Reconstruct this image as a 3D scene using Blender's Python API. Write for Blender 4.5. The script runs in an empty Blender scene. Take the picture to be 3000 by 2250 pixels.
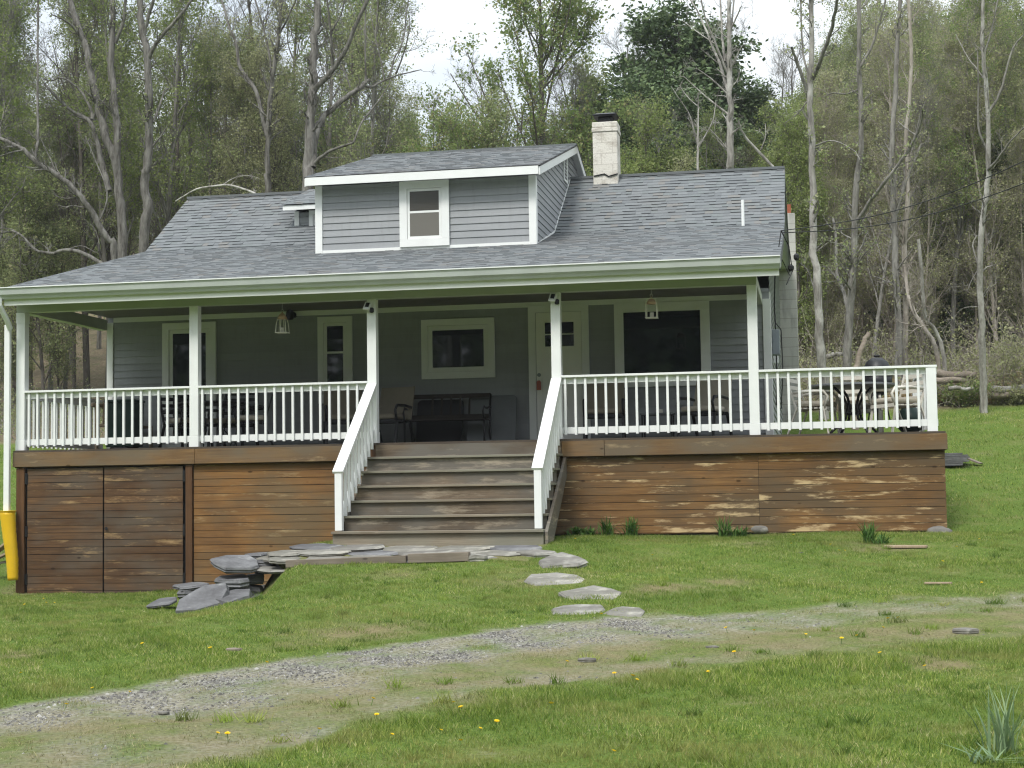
import bpy, math, random
import numpy as np
from mathutils import Matrix, Vector
random.seed(7)
RNG = np.random.default_rng(11)
R_ = math.radians
# ------------------------------------------------------------------ camera
F_PX, CAMX, CAMY, CAMZ, YAW, PITCH, ROLL = 4666.28, 11.6264, -21.8968, -0.7090, 0.185640, 0.067074, -0.0152087
def cam_axes():
    cy, sy, cp, sp = math.cos(YAW), math.sin(YAW), math.cos(PITCH), math.sin(PITCH)
    f = np.array([-sy*cp, cy*cp, sp]); r = np.array([cy, sy, 0.]); u = np.cross(r, f)
    c, s = math.cos(ROLL), math.sin(ROLL)
    return c*r+s*u, -s*r+c*u, f
AX_R, AX_U, AX_F = cam_axes()
CAM = np.array([CAMX, CAMY, CAMZ])
sc = bpy.context.scene
col = sc.collection
cd = bpy.data.cameras.new('camera'); cam = bpy.data.objects.new('camera', cd); col.objects.link(cam)
cd.sensor_fit = 'HORIZONTAL'; cd.sensor_width = 36; cd.lens = F_PX/3000*36
cd.clip_start = 0.1; cd.clip_end = 2000
cam.matrix_world = Matrix([[AX_R[i], AX_U[i], -AX_F[i], CAM[i]] for i in range(3)]+[[0, 0, 0, 1]])
sc.camera = cam
# ------------------------------------------------------------------ world, sun, exposure
SUN_EL, SUN_AZ = 54, 196          # azimuth the light comes from, degrees clockwise from +Y
w = bpy.data.worlds.new('World'); sc.world = w; w.use_nodes = True
nt = w.node_tree; bg = nt.nodes['Background']
sky = nt.nodes.new('ShaderNodeTexSky'); sky.sky_type = 'NISHITA'; sky.sun_disc = False
sky.sun_elevation = R_(SUN_EL); sky.sun_rotation = R_(SUN_AZ); sky.air_density = 1.0; sky.dust_density = 3.0
tc = nt.nodes.new('ShaderNodeTexCoord'); mp = nt.nodes.new('ShaderNodeMapping'); mp.inputs['Scale'].default_value = (3, 3, 7)
nz = nt.nodes.new('ShaderNodeTexNoise'); nz.inputs['Scale'].default_value = 1.6; nz.inputs['Detail'].default_value = 5
cr = nt.nodes.new('ShaderNodeValToRGB')
cr.color_ramp.elements[0].position = .30; cr.color_ramp.elements[0].color = (7.8, 8.8, 9.9, 1)
cr.color_ramp.elements[1].position = .62; cr.color_ramp.elements[1].color = (11.2, 11.8, 12.2, 1)
mx = nt.nodes.new('ShaderNodeMixRGB'); mx.inputs[0].default_value = .88
L = nt.links
L.new(tc.outputs['Generated'], mp.inputs[0]); L.new(mp.outputs[0], nz.inputs['Vector']); L.new(nz.outputs['Fac'], cr.inputs[0])
sep = nt.nodes.new('ShaderNodeSeparateXYZ'); mr = nt.nodes.new('ShaderNodeMapRange'); L.new(tc.outputs['Generated'], sep.inputs[0]); L.new(sep.outputs['Z'], mr.inputs['Value'])
mr.inputs['From Min'].default_value = 0; mr.inputs['From Max'].default_value = 1; mr.inputs['To Min'].default_value = .53; mr.inputs['To Max'].default_value = 1.5
mu = nt.nodes.new('ShaderNodeMixRGB'); mu.blend_type = 'MULTIPLY'; mu.inputs[0].default_value = 1
L.new(sky.outputs[0], mx.inputs[1]); L.new(cr.outputs[0], mx.inputs[2]); L.new(mx.outputs[0], mu.inputs[1]); L.new(mr.outputs[0], mu.inputs[2]); L.new(mu.outputs[0], bg.inputs[0])
bg.inputs[1].default_value = 0.09
sd = bpy.data.lights.new('sun', 'SUN'); sd.energy = 1.9; sd.angle = R_(14); sd.color = (1, .97, .92)
so = bpy.data.objects.new('sun', sd); col.objects.link(so)
so.rotation_euler = (R_(90-SUN_EL), 0, R_(180-SUN_AZ)); so.location = (0, -30, 40)
vs = sc.view_settings; vs.view_transform = 'Standard'; vs.look = 'None'; vs.gamma = 1; vs.exposure = 0.68; vs.use_curve_mapping = False
cy = sc.cycles; cy.max_bounces = 9; cy.diffuse_bounces = 6; cy.glossy_bounces = 2; cy.transmission_bounces = 6; cy.transparent_max_bounces = 6
cy.use_denoising = True; cy.filter_width = 1.2; cy.caustics_reflective = False; cy.caustics_refractive = False
# ------------------------------------------------------------------ placing helpers
def at(px, py, y=None, x=None, z=None):
    d = AX_F+AX_R*(px-1500)/F_PX-AX_U*(py-1125)/F_PX
    if y is not None: t = (y-CAMY)/d[1]
    elif x is not None: t = (x-CAMX)/d[0]
    else: t = (z-CAMZ)/d[2]
    return CAM+t*d
def sstep(t): t = np.clip(t, 0, 1); return t*t*(3-2*t)
PY = [-60, -22, -14, -10, -7, -5, -3, -1.8, 0]
PC = [-2.6, -2.25, -2.12, -1.97, -1.83, -1.70, -1.55, -1.40, -1.34]
PL = [-2.6, -2.35, -2.28, -2.22, -2.16, -2.12, -2.10, -2.10, -2.10]
def gz(x, y):
    x = np.asarray(x, float); y = np.asarray(y, float)
    yf = np.minimum(y, 0)
    zc = np.interp(yf, PY, PC); zl = np.interp(yf, PY, PL)
    a = np.interp(yf, [-12, -8.5, -6, -4.6, -3.6, -2.5, 0], [-2.5, 0.8, 3.4, 4.75, 4.95, 4.5, 3.9]); wd = np.interp(yf, [-12, -8.5, -6, -4.6, -3.6, -2.5, 0], [8, 6, 3.4, 1.4, .7, .6, 1.2])
    zf = zl+(zc-zl)*sstep((x-a)/wd)
    yb = np.maximum(y, 0)
    rise = .165*np.minimum(yb, 16)+.13*np.clip(yb-16, 0, 14)+.27*np.clip(yb-30, 0, 60)+.1*np.clip(yb-90, 0, 400)
    bump = .02*np.sin(x*1.7+.6*y)*np.sin(y*1.3-.4*x)+.012*np.sin(x*4.1+1)*np.sin(y*3.7)
    wood = .12*np.sin(x*.9+y*.3)*np.sin(y*.7+1)*sstep((yb-15)/6)
    return zf+rise+bump+wood
def G(px, py):
    d = AX_F+AX_R*(px-1500)/F_PX-AX_U*(py-1125)/F_PX
    lo, prev = 3.0, 3.0
    for t in np.arange(3, 90, .15):
        q = CAM+t*d
        if q[2] < gz(q[0], q[1]): break
        prev = t
    a, b = prev, t
    for _ in range(20):
        m = (a+b)/2; q = CAM+m*d
        if q[2] < gz(q[0], q[1]): b = m
        else: a = m
    return CAM+a*d
# ------------------------------------------------------------------ materials
MATS = {}
class NT:
    def __init__(s, name):
        s.m = bpy.data.materials.new(name); s.m.use_nodes = True; s.t = s.m.node_tree
        s.b = s.t.nodes['Principled BSDF']; s.tc = None
    def n(s, k, **kw):
        o = s.t.nodes.new('ShaderNode'+k)
        for a, v in kw.items():
            if a.startswith('i_'): o.inputs[a[2:].replace('_', ' ')].default_value = v
            else: setattr(o, a, v)
        return o
    def l(s, a, b): s.t.links.new(a, b)
    def co(s, scale=(1, 1, 1), rot=(0, 0, 0)):
        if not s.tc: s.tc = s.n('TexCoord')
        m = s.n('Mapping'); m.inputs['Scale'].default_value = scale; m.inputs['Rotation'].default_value = rot
        s.l(s.tc.outputs['Object'], m.inputs[0]); return m.outputs[0]
    def noise(s, scale, detail=4, sc3=(1, 1, 1), rough=.55, vec=None, dist=0):
        o = s.n('TexNoise'); o.inputs['Scale'].default_value = scale; o.inputs['Detail'].default_value = detail
        o.inputs['Roughness'].default_value = rough; o.inputs['Distortion'].default_value = dist
        s.l(vec or s.co(sc3), o.inputs['Vector']); return o.outputs['Fac']
    def ramp(s, fac, stops, interp='LINEAR'):
        o = s.n('ValToRGB'); e = o.color_ramp.elements; o.color_ramp.interpolation = interp
        while len(e) < len(stops): e.new(.5)
        for i, (p, c) in enumerate(stops):
            e[i].position = p; e[i].color = (c if hasattr(c, '__len__') else (c, c, c))+((1,) if not hasattr(c, '__len__') or len(c) == 3 else ())
        s.l(fac, o.inputs[0]); return o.outputs[0]
    def mix(s, fac, a, b, mode='MIX'):
        o = s.n('MixRGB', blend_type=mode)
        for i, v in enumerate((fac, a, b)):
            if hasattr(v, 'is_linked') or hasattr(v, 'links'): s.l(v, o.inputs[i])
            elif i == 0: o.inputs[0].default_value = v
            else: o.inputs[i].default_value = tuple(v)+(1,)
        return o.outputs[0]
    def math(s, op, a, b=0.0, c=None):
        o = s.n('Math', operation=op)
        for i, v in enumerate((a, b, c)):
            if v is None: continue
            if hasattr(v, 'links'): s.l(v, o.inputs[i])
            else: o.inputs[i].default_value = v
        return o.outputs[0]
    def attr(s, name='rnd'):
        o = s.n('Attribute'); o.attribute_name = name; return o.outputs['Fac']
    def bump(s, h, strength=.3, dist=.01):
        o = s.n('Bump'); o.inputs['Strength'].default_value = strength; o.inputs['Distance'].default_value = dist
        s.l(h, o.inputs['Height']); s.l(o.outputs[0], s.b.inputs['Normal'])
    def out(s, color, rough=.6, spec=.3, metal=0):
        if hasattr(color, 'links'): s.l(color, s.b.inputs['Base Color'])
        else: s.b.inputs['Base Color'].default_value = tuple(color)+(1,)
        if hasattr(rough, 'links'): s.l(rough, s.b.inputs['Roughness'])
        else: s.b.inputs['Roughness'].default_value = rough
        s.b.inputs['Specular IOR Level'].default_value = spec; s.b.inputs['Metallic'].default_value = metal
        MATS[s.m.name] = s.m; return s.m
def paint(name, c, rough=.5, dirt=.12, metal=0, spec=.3):
    t = NT(name); a = t.noise(3, 5, (1, 1, 1)); b = t.noise(40, 3)
    c1 = t.mix(t.ramp(a, [(.35, 0), (.75, 1)]), c, [v*(1-dirt) for v in c])
    c2 = t.mix(t.math('MULTIPLY', b, dirt), c1, [v*.6 for v in c])
    t.bump(b, .08, .004)
    return t.out(c2, rough, spec, metal)
M_white = paint('white_paint', (.80, .81, .80), .45, .09)
M_trim = paint('white_trim', (.79, .80, .78), .5, .07)
M_beam = paint('painted_beam', (.42, .45, .37), .5, .08)
M_gutter = paint('gutter_metal', (.47, .50, .475), .35, .12)
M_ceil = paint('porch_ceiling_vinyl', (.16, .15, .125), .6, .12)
M_black = paint('black_metal', (.018, .018, .02), .45, .3)
M_darkgreen = paint('dark_green_plastic', (.012, .03, .024), .35, .2)
M_cream = paint('cream_metal', (.62, .59, .52), .45, .12)
M_cush = paint('beige_cushion', (.42, .38, .31), .9, .2)
M_sling = paint('tan_sling', (.24, .21, .16), .9, .2)
M_greyplast = paint('grey_plastic', (.14, .15, .155), .5, .15)
M_meter = paint('grey_meter_box', (.27, .30, .32), .45, .15)
M_yellow = paint('yellow_plastic', (.68, .42, .015), .45, .15)
M_red = paint('red_tag', (.40, .11, .07), .5, .1)
M_clay = paint('clay_flue', (.33, .10, .05), .8, .3)
M_wire = paint('black_cable', (.015, .015, .016), .5, .1)
M_copper = paint('blush_metal', (.55, .36, .27), .45, .2)
M_dand = paint('yellow_petals', (.85, .62, .02), .7, .1)
M_whitefl = paint('white_petals', (.8, .8, .78), .7, .05)
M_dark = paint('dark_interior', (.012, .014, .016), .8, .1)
M_door = paint('white_door_paint', (.84, .83, .79), .5, .05)
M_shade = paint('grey_window_blind', (.30, .28, .25), .8, .1)
t = NT('vinyl_siding')
r = t.attr(); a = t.noise(1.2, 4, (1, 1, 3)); g = t.noise(60, 3, (.08, .08, 2))
c = t.mix(r, (.285, .296, .308), (.315, .325, .336)); c = t.mix(t.ramp(a, [(.4, 0), (.8, .35)]), c, (.21, .22, .225))
t.bump(g, .08, .004); c = t.mix(t.ramp(t.noise(5, 5, (3, 3, .5)), [(.5, 0), (.8, .3)]), c, (.19, .19, .18)); M_siding = t.out(c, .5, .3)
t = NT('window_glass'); t.out((.004, .010, .013), .03, .6); M_glass = t.m
t = NT('screened_glass'); t.out(t.mix(t.noise(90, 2), (.12, .115, .10), (.17, .16, .14)), .5, .3); M_screen = t.m
def wood(name, cA, cB, cC, axis='x', pale=None, palefac=(.62, .72), rough=.75, grey=None):
    t = NT(name); r = t.attr()
    st = {'x': (.5, 12, 14), 'y': (12, .5, 14), 'z': (12, 12, .5)}[axis]
    add = t.n('VectorMath', operation='ADD'); t.l(t.co(st), add.inputs[0]); cmb = t.n('CombineXYZ')
    t.l(t.math('MULTIPLY', r, 37.0), cmb.inputs[0]); t.l(t.math('MULTIPLY', r, 91.0), cmb.inputs[1]); t.l(t.math('MULTIPLY', r, 53.0), cmb.inputs[2])
    t.l(cmb.outputs[0], add.inputs[1])
    g = t.noise(2.2, 9, vec=add.outputs[0], rough=.76, dist=.8)
    g2 = t.noise(8, 4, vec=add.outputs[0], rough=.6)
    c = t.ramp(g, [(.25, cC), (.48, cA), (.72, cB)])
    c = t.mix(t.math('MULTIPLY', r, .55), c, [v*.5 for v in cA])
    blot = t.noise(1.1, 4, (1, 1, 1.6)); c = t.mix(t.ramp(blot, [(.45, 0), (.7, .6)]), c, cC)
    if grey: c = t.mix(t.ramp(t.noise(.8, 5, (1, 1, 2.2)), [(.42, 0), (.6, .85)]), c, grey)
    if pale:
        ps = t.n('VectorMath', operation='ADD'); t.l(t.co((.9, .9, 5)), ps.inputs[0]); t.l(cmb.outputs[0], ps.inputs[1])
        pn = t.noise(1.3, 9, vec=ps.outputs[0], rough=.68)
        c = t.mix(t.ramp(pn, [(palefac[0], 0), (palefac[1], .8)]), c, pale)
    kn = t.n('TexVoronoi'); kn.inputs['Scale'].default_value = 1.7; t.l(t.co((1, 1, 2.2)), kn.inputs['Vector'])
    c = t.mix(t.ramp(kn.outputs['Distance'], [(.04, .85), (.075, 0)]), c, [v*.25 for v in cA])
    t.bump(g2, .25, .006)
    return t.out(c, rough, .2)
M_skirt = wood('weathered_stained_planks', (.20, .105, .040), (.31, .175, .070), (.062, .037, .021), pale=(.58, .43, .24), palefac=(.56, .64), grey=(.11, .078, .046))
M_skirtL = wood('orange_stained_planks', (.235, .118, .042), (.33, .18, .070), (.09, .050, .026), pale=(.42, .31, .17), palefac=(.58, .74), grey=(.15, .105, .058))
M_doorw = wood('dark_brown_planks', (.112, .061, .031), (.19, .105, .050), (.040, .026, .018), pale=(.42, .28, .14), palefac=(.56, .70), grey=(.10, .078, .058))
M_fasc = wood('brown_fascia_wood', (.20, .115, .050), (.30, .18, .082), (.09, .056, .032), pale=(.42, .31, .18), palefac=(.58, .72), grey=(.14, .11, .075))
M_stair = wood('weathered_stair_wood', (.16, .122, .084), (.265, .21, .150), (.048, .038, .028), pale=(.42, .36, .27), palefac=(.54, .70), grey=(.14, .13, .112))
M_stairend = wood('pale_stair_wood', (.25, .21, .155), (.36, .31, .24), (.13, .105, .075), pale=(.46, .41, .33), grey=(.21, .205, .16))
M_deck = wood('deck_board_wood', (.09, .07, .053), (.14, .11, .085), (.05, .038, .03), axis='x')
M_post = wood('dark_wood_post', (.12, .06, .028), (.18, .095, .045), (.06, .032, .018), axis='z')
M_log = wood('weathered_log_wood', (.24, .20, .16), (.36, .31, .26), (.11, .09, .07))
M_logz = wood('pale_split_wood', (.38, .29, .20), (.52, .42, .31), (.20, .14, .10), axis='z')
M_bench = wood('dark_bench_wood', (.035, .028, .022), (.07, .055, .04), (.015, .012, .01))
t = NT('asphalt_shingles'); r = t.attr()
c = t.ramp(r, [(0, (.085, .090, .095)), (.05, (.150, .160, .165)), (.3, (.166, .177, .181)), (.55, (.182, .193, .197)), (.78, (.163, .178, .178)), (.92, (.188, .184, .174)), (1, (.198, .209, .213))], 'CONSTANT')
n1 = t.noise(190, 3); c = t.mix(t.ramp(n1, [(.3, 0), (.7, .35)]), c, (.075, .083, .092)); n2 = t.noise(.7, 4, (1, 1, 1)); c = t.mix(t.ramp(n2, [(.5, 0), (.75, .35)]), c, (.14, .13, .12))
t.bump(n1, .3, .004); M_shin = t.out(c, .9, .15)
t = NT('whitewashed_masonry'); bk = t.n('TexBrick'); bk.inputs['Scale'].default_value = 1; bk.inputs['Brick Width'].default_value = .4; bk.inputs['Row Height'].default_value = .2; bk.inputs['Mortar Size'].default_value = .006
bk.inputs['Color1'].default_value = (.66, .63, .57, 1); bk.inputs['Color2'].default_value = (.60, .57, .51, 1); bk.inputs['Mortar'].default_value = (.47, .44, .39, 1)
t.l(t.co((1, 1, 1), (R_(90), 0, 0)), bk.inputs['Vector']); n1 = t.noise(4, 7, (1, 1, 1.2), .65); n2 = t.noise(30, 4)
c = t.mix(t.ramp(n1, [(.48, 0), (.66, .75)]), bk.outputs['Color'], (.36, .32, .27)); c = t.mix(t.ramp(n2, [(.55, 0), (.75, .6)]), c, (.24, .20, .17))
t.bump(n2, .5, .02); M_chim = t.out(c, .9, .1)
t = NT('cinder_block'); bk = t.n('TexBrick'); bk.offset = 0; bk.inputs['Scale'].default_value = 1; bk.inputs['Brick Width'].default_value = .9; bk.inputs['Row Height'].default_value = .2; bk.inputs['Mortar Size'].default_value = .005
bk.inputs['Color1'].default_value = (.40, .395, .36, 1); bk.inputs['Color2'].default_value = (.47, .46, .42, 1); bk.inputs['Mortar'].default_value = (.26, .25, .22, 1)
t.l(t.co((1, 1, 1), (R_(90), 0, 0)), bk.inputs['Vector']); n1 = t.noise(2.2, 5, (3, 3, .6)); n2 = t.noise(50, 3)
c = t.mix(t.ramp(n1, [(.5, 0), (.72, .7)]), bk.outputs['Color'], (.22, .215, .20)); t.bump(n2, .5, .01); M_block = t.out(c, .95, .1)
def stone(name, a_, b_, d_, lich=(.55, .55, .46), lf=(.62, .72)):
    t = NT(name); r = t.attr(); n1 = t.noise(2.5, 8, (1, 1, 2.5), .65); n2 = t.noise(14, 5); n3 = t.noise(5, 6)
    c = t.ramp(n1, [(.3, d_), (.5, a_), (.7, b_)]); c = t.mix(t.math('MULTIPLY', r, .45), c, d_)
    c = t.mix(t.ramp(n3, [(lf[0], 0), (lf[1], .8)]), c, lich); t.bump(n2, .7, .02); return t.out(c, .9, .15)
M_slate = stone('grey_flagstone', (.145, .145, .148), (.23, .23, .235), (.075, .072, .074), (.30, .30, .29), (.6, .75))
M_lich = stone('lichen_flagstone', (.20, .19, .17), (.29, .28, .255), (.10, .095, .085), (.38, .37, .325), (.55, .72))
M_path = stone('patio_flagstone', (.23, .22, .195), (.32, .31, .275), (.12, .115, .095), (.42, .40, .34), (.55, .7))
def bark(name, a_, b_, d_, lich, lf=(.6, .72)):
    t = NT(name); n1 = t.noise(9, 6, (1, 1, .16), .7); n2 = t.noise(2.2, 5, (1, 1, .7)); n3 = t.noise(22, 3, (1, 1, .4))
    c = t.ramp(n1, [(.32, d_), (.5, a_), (.68, b_)]); c = t.mix(t.ramp(n2, [(lf[0], 0), (lf[1], .75)]), c, lich); t.bump(n3, .8, .03); return t.out(c, .95, .1)
M_barkg = bark('grey_bark', (.20, .19, .17), (.31, .295, .27), (.085, .08, .07), (.36, .36, .31))
M_barkd = bark('dark_bark', (.135, .12, .105), (.22, .20, .17), (.055, .05, .043), (.27, .27, .21))
M_barkh = bark('weathered_dark_bark', (.145, .137, .124), (.24, .23, .21), (.045, .04, .034), (.27, .26, .22), (.62, .76))
M_barkp = bark('pale_bark', (.27, .255, .23), (.40, .385, .35), (.12, .11, .10), (.50, .485, .45), (.5, .62))
M_barkb = bark('brown_vine_bark', (.32, .285, .245), (.44, .40, .35), (.17, .145, .12), (.46, .43, .36))
def leafmat(name, stops, trans=.5):
    t = NT(name); r = t.attr(); n = t.noise(.22, 3)
    c = t.ramp(r, stops); c = t.mix(t.ramp(n, [(.4, 0), (.65, .4)]), c, stops[0][1])
    t.out(c, .65, .2)
    tr = t.n('BsdfTranslucent'); t.l(c, tr.inputs[0]); ms = t.n('MixShader'); ms.inputs[0].default_value = trans
    t.l(t.b.outputs[0], ms.inputs[1]); t.l(tr.outputs[0], ms.inputs[2]); t.l(ms.outputs[0], t.t.nodes['Material Output'].inputs[0]); return t.m
M_leaf = leafmat('spring_leaves', [(0, (.22, .26, .115)), (.5, (.31, .365, .16)), (.85, (.40, .44, .22)), (1, (.46, .41, .25))])
M_leafm = leafmat('maple_leaves', [(0, (.155, .225, .075)), (.5, (.24, .32, .11)), (.8, (.33, .37, .15)), (1, (.42, .35, .17))])
M_leafp = leafmat('pine_needles', [(0, (.075, .115, .055)), (.6, (.13, .19, .085)), (1, (.22, .28, .12))], .15)
M_leafy = leafmat('yellow_green_leaves', [(0, (.16, .215, .07)), (.5, (.25, .31, .10)), (1, (.34, .37, .15))])
M_leafb = leafmat('budding_leaves', [(0, (.26, .27, .14)), (.5, (.34, .36, .18)), (1, (.44, .44, .25))])
M_iris = leafmat('plant_leaves', [(0, (.045, .11, .02)), (.6, (.08, .17, .035)), (1, (.14, .24, .06))], .25)
M_daff = leafmat('daffodil_leaves', [(0, (.13, .20, .105)), (.6, (.21, .30, .155)), (1, (.31, .40, .21))], .25)
def grassmat(name):
    t = NT(name); r = t.attr(); d = t.attr('dry')
    g = t.n('NewGeometry')
    def pn(s, det=4):
        o = t.n('TexNoise'); o.inputs['Scale'].default_value = s; o.inputs['Detail'].default_value = det; t.l(g.outputs['Position'], o.inputs['Vector']); return o.outputs['Fac']
    c = t.ramp(r, [(0, (.048, .095, .016)), (.35, (.132, .212, .030)), (.7, (.265, .345, .060)), (.88, (.42, .42, .135)), (1, (.64, .57, .32))])
    c = t.mix(t.ramp(pn(.55), [(.42, 0), (.62, .5)]), c, (.09, .15, .020))
    c = t.mix(t.ramp(pn(1.3, 6), [(.5, 0), (.72, .55)]), c, (.34, .30, .11))
    c = t.mix(d, c, t.ramp(r, [(0, (.13, .13, .055)), (.5, (.26, .23, .12)), (1, (.44, .38, .24))]))
    t.out(c, .6, .2)
    tr = t.n('BsdfTranslucent'); t.l(c, tr.inputs[0]); ms = t.n('MixShader'); ms.inputs[0].default_value = .3
    t.l(t.b.outputs[0], ms.inputs[1]); t.l(tr.outputs[0], ms.inputs[2]); t.l(ms.outputs[0], t.t.nodes['Material Output'].inputs[0]); return t.m
M_grass = grassmat('lawn_grass_blades')
t = NT('ground_soil_grass')
n1 = t.noise(.5, 5); n2 = t.noise(2.2, 7, rough=.65); n3 = t.noise(38, 5, rough=.7); n4 = t.noise(110, 2)
gr = t.ramp(n3, [(.3, (.045, .080, .016)), (.5, (.095, .150, .026)), (.72, (.17, .22, .05))])
gr = t.mix(t.ramp(n2, [(.5, 0), (.7, .55)]), gr, (.19, .18, .07))
gv = t.ramp(t.noise(60, 6, rough=.75), [(.32, (.050, .046, .038)), (.5, (.105, .099, .086)), (.68, (.175, .168, .150))])
gv = t.mix(t.ramp(n2, [(.40, 0), (.62, .75)]), gv, (.145, .135, .062))
vo = t.n('TexVoronoi'); vo.inputs['Scale'].default_value = 30; t.l(t.co(), vo.inputs['Vector'])
gv = t.mix(.35, gv, t.mix(1, vo.outputs['Distance'], (.9, .88, .82), 'MULTIPLY'))
gn = t.math('ADD', t.attr('gravel'), t.math('MULTIPLY', t.math('SUBTRACT', n2, .5), 1.5)); c = t.mix(t.ramp(gn, [(.2, 0), (.85, 1)]), gr, gv)
dy = t.ramp(n3, [(.3, (.12, .10, .050)), (.6, (.235, .20, .105))]); c = t.mix(t.math('MULTIPLY', t.attr('dry'), t.ramp(n2, [(.35, .25), (.6, 1)])), c, dy)
wd = t.ramp(t.noise(9, 6, rough=.7), [(.3, (.09, .07, .045)), (.55, (.20, .16, .105)), (.75, (.32, .27, .18))]); wd = t.mix(t.ramp(n2, [(.5, 0), (.65, .6)]), wd, (.07, .095, .03))
c = t.mix(t.attr('wood'), c, wd)
t.bump(n3, .8, .03); M_ground = t.out(c, .95, .1)
# ------------------------------------------------------------------ mesh helpers
def new_obj(name, me, mat, parent=None, world=True):
    o = bpy.data.objects.new(name, me); col.objects.link(o)
    if mat: me.materials.append(mat)
    if parent:
        o.parent = parent
        if world: o.matrix_parent_inverse = Matrix.Translation(-Vector(parent.location))
    return o
def tag(o, label=None, cat=None, group=None, kind=None):
    if label: o['label'] = label
    if cat: o['category'] = cat
    if group: o['group'] = group
    if kind: o['kind'] = kind
    return o
def thing(name, label, cat, loc=(0, 0, 0), group=None, rz=0):
    o = bpy.data.objects.new(name, None); col.objects.link(o); o.location = tuple(float(v) for v in loc); o.rotation_euler = (0, 0, rz); o.empty_display_size = .1
    return tag(o, label, cat, group)
def np_mesh(name, V, loops, starts, rnd=None, attrs=None, smooth=False):
    me = bpy.data.meshes.new(name); V = np.ascontiguousarray(V, dtype=np.float32)
    me.vertices.add(len(V)); me.vertices.foreach_set('co', V.ravel())
    me.loops.add(len(loops)); me.loops.foreach_set('vertex_index', np.asarray(loops, dtype=np.int32))
    me.polygons.add(len(starts)); me.polygons.foreach_set('loop_start', np.asarray(starts, dtype=np.int32))
    if smooth: me.polygons.foreach_set('use_smooth', np.ones(len(starts), dtype=bool))
    me.update(calc_edges=True)
    A = dict(attrs or {})
    if rnd is not None: A['rnd'] = rnd
    for k, v in A.items():
        a = me.attributes.new(k, 'FLOAT', 'POINT'); a.data.foreach_set('value', np.asarray(v, dtype=np.float32))
    return me
class MB:
    def __init__(s): s.v = []; s.f = []; s.r = []
    def add(s, V, F, r=None):
        if r is None: r = random.random()
        b = len(s.v); s.v += [tuple(float(c) for c in p) for p in V]; s.f += [tuple(b+i for i in f) for f in F]; s.r += [r]*len(V); return s
    def box(s, x0, x1, y0, y1, z0, z1, r=None, M=None):
        V = [(x, y, z) for z in (z0, z1) for x, y in ((x0, y0), (x1, y0), (x1, y1), (x0, y1))]
        if M is not None: V = [tuple(M@Vector(p)) for p in V]
        return s.add(V, [(3, 2, 1, 0), (4, 5, 6, 7), (0, 1, 5, 4), (1, 2, 6, 5), (2, 3, 7, 6), (3, 0, 4, 7)], r)
    def beam(s, a, b, w_, h_, r=None, up=(0, 0, 1)):
        a = Vector(a); b = Vector(b); d = (b-a); Ln = d.length; d.normalize(); u = Vector(up)
        sx = d.cross(u)
        if sx.length < 1e-4: sx = d.cross(Vector((1, 0, 0)))
        sx.normalize(); uz = sx.cross(d)
        V = []
        for p in (a, b):
            for i, j in ((-1, -1), (1, -1), (1, 1), (-1, 1)): V.append(tuple(p+sx*(w_/2*i)+uz*(h_/2*j)))
        return s.add(V, [(3, 2, 1, 0), (4, 5, 6, 7), (0, 1, 5, 4), (1, 2, 6, 5), (2, 3, 7, 6), (3, 0, 4, 7)], r)
    def ext(s, poly, axis, a, b, r=None):
        # extrude a polygon given in the two other axes along one axis
        def mk(p, v): q = list(p); q.insert(axis, v); return tuple(q)
        n = len(poly); V = [mk(p, a) for p in poly]+[mk(p, b) for p in poly]
        F = [tuple(range(n))[::-1], tuple(range(n, 2*n))]+[(i, (i+1) % n, n+(i+1) % n, n+i) for i in range(n)]
        return s.add(V, F, r)
    def tube(s, pts, rad, n=8, r=None, cap=True):
        P = [Vector(p) for p in pts]; rads = rad if hasattr(rad, '__len__') else [rad]*len(P); V = []
        for i, p in enumerate(P):
            d = (P[min(i+1, len(P)-1)]-P[max(i-1, 0)]).normalized()
            a = d.cross(Vector((.13, .97, .21))).normalized(); b = d.cross(a)
            V += [tuple(p+(a*math.cos(2*math.pi*k/n)+b*math.sin(2*math.pi*k/n))*rads[i]) for k in range(n)]
        F = [(i*n+k, i*n+(k+1) % n, (i+1)*n+(k+1) % n, (i+1)*n+k) for i in range(len(P)-1) for k in range(n)]
        if cap: F += [tuple(range(n))[::-1], tuple(range((len(P)-1)*n, len(P)*n))]
        return s.add(V, F, r)
    def lathe(s, prof, c=(0, 0, 0), n=16, r=None):
        V = [(c[0]+q*math.cos(2*math.pi*k/n), c[1]+q*math.sin(2*math.pi*k/n), c[2]+z) for q, z in prof for k in range(n)]
        F = [(i*n+k, i*n+(k+1) % n, (i+1)*n+(k+1) % n, (i+1)*n+k) for i in range(len(prof)-1) for k in range(n)]
        F += [tuple(range(n))[::-1], tuple(range((len(prof)-1)*n, len(prof)*n))]
        return s.add(V, F, r)
    def build(s, name, mat, parent=None, world=True, smooth=False, bevel=0):
        me = bpy.data.meshes.new(name); me.from_pydata(s.v, [], s.f)
        a = me.attributes.new('rnd', 'FLOAT', 'POINT'); a.data.foreach_set('value', s.r)
        if smooth: me.polygons.foreach_set('use_smooth', [True]*len(me.polygons))
        me.update(); o = new_obj(name, me, mat, parent, world)
        if bevel:
            b = o.modifiers.new('bevel', 'BEVEL'); b.width = bevel; b.segments = 2; b.limit_method = 'ANGLE'
        return o
def box(name, mat, parent, *a, world=True, bevel=0): return MB().box(*a).build(name, mat, parent, world, bevel=bevel)
def copy_tree(o, parent=None):
    c = o.copy(); col.objects.link(c)
    if parent: c.parent = parent
    for ch in [k for k in bpy.data.objects if k.parent == o]: copy_tree(ch, c)
    return c
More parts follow.
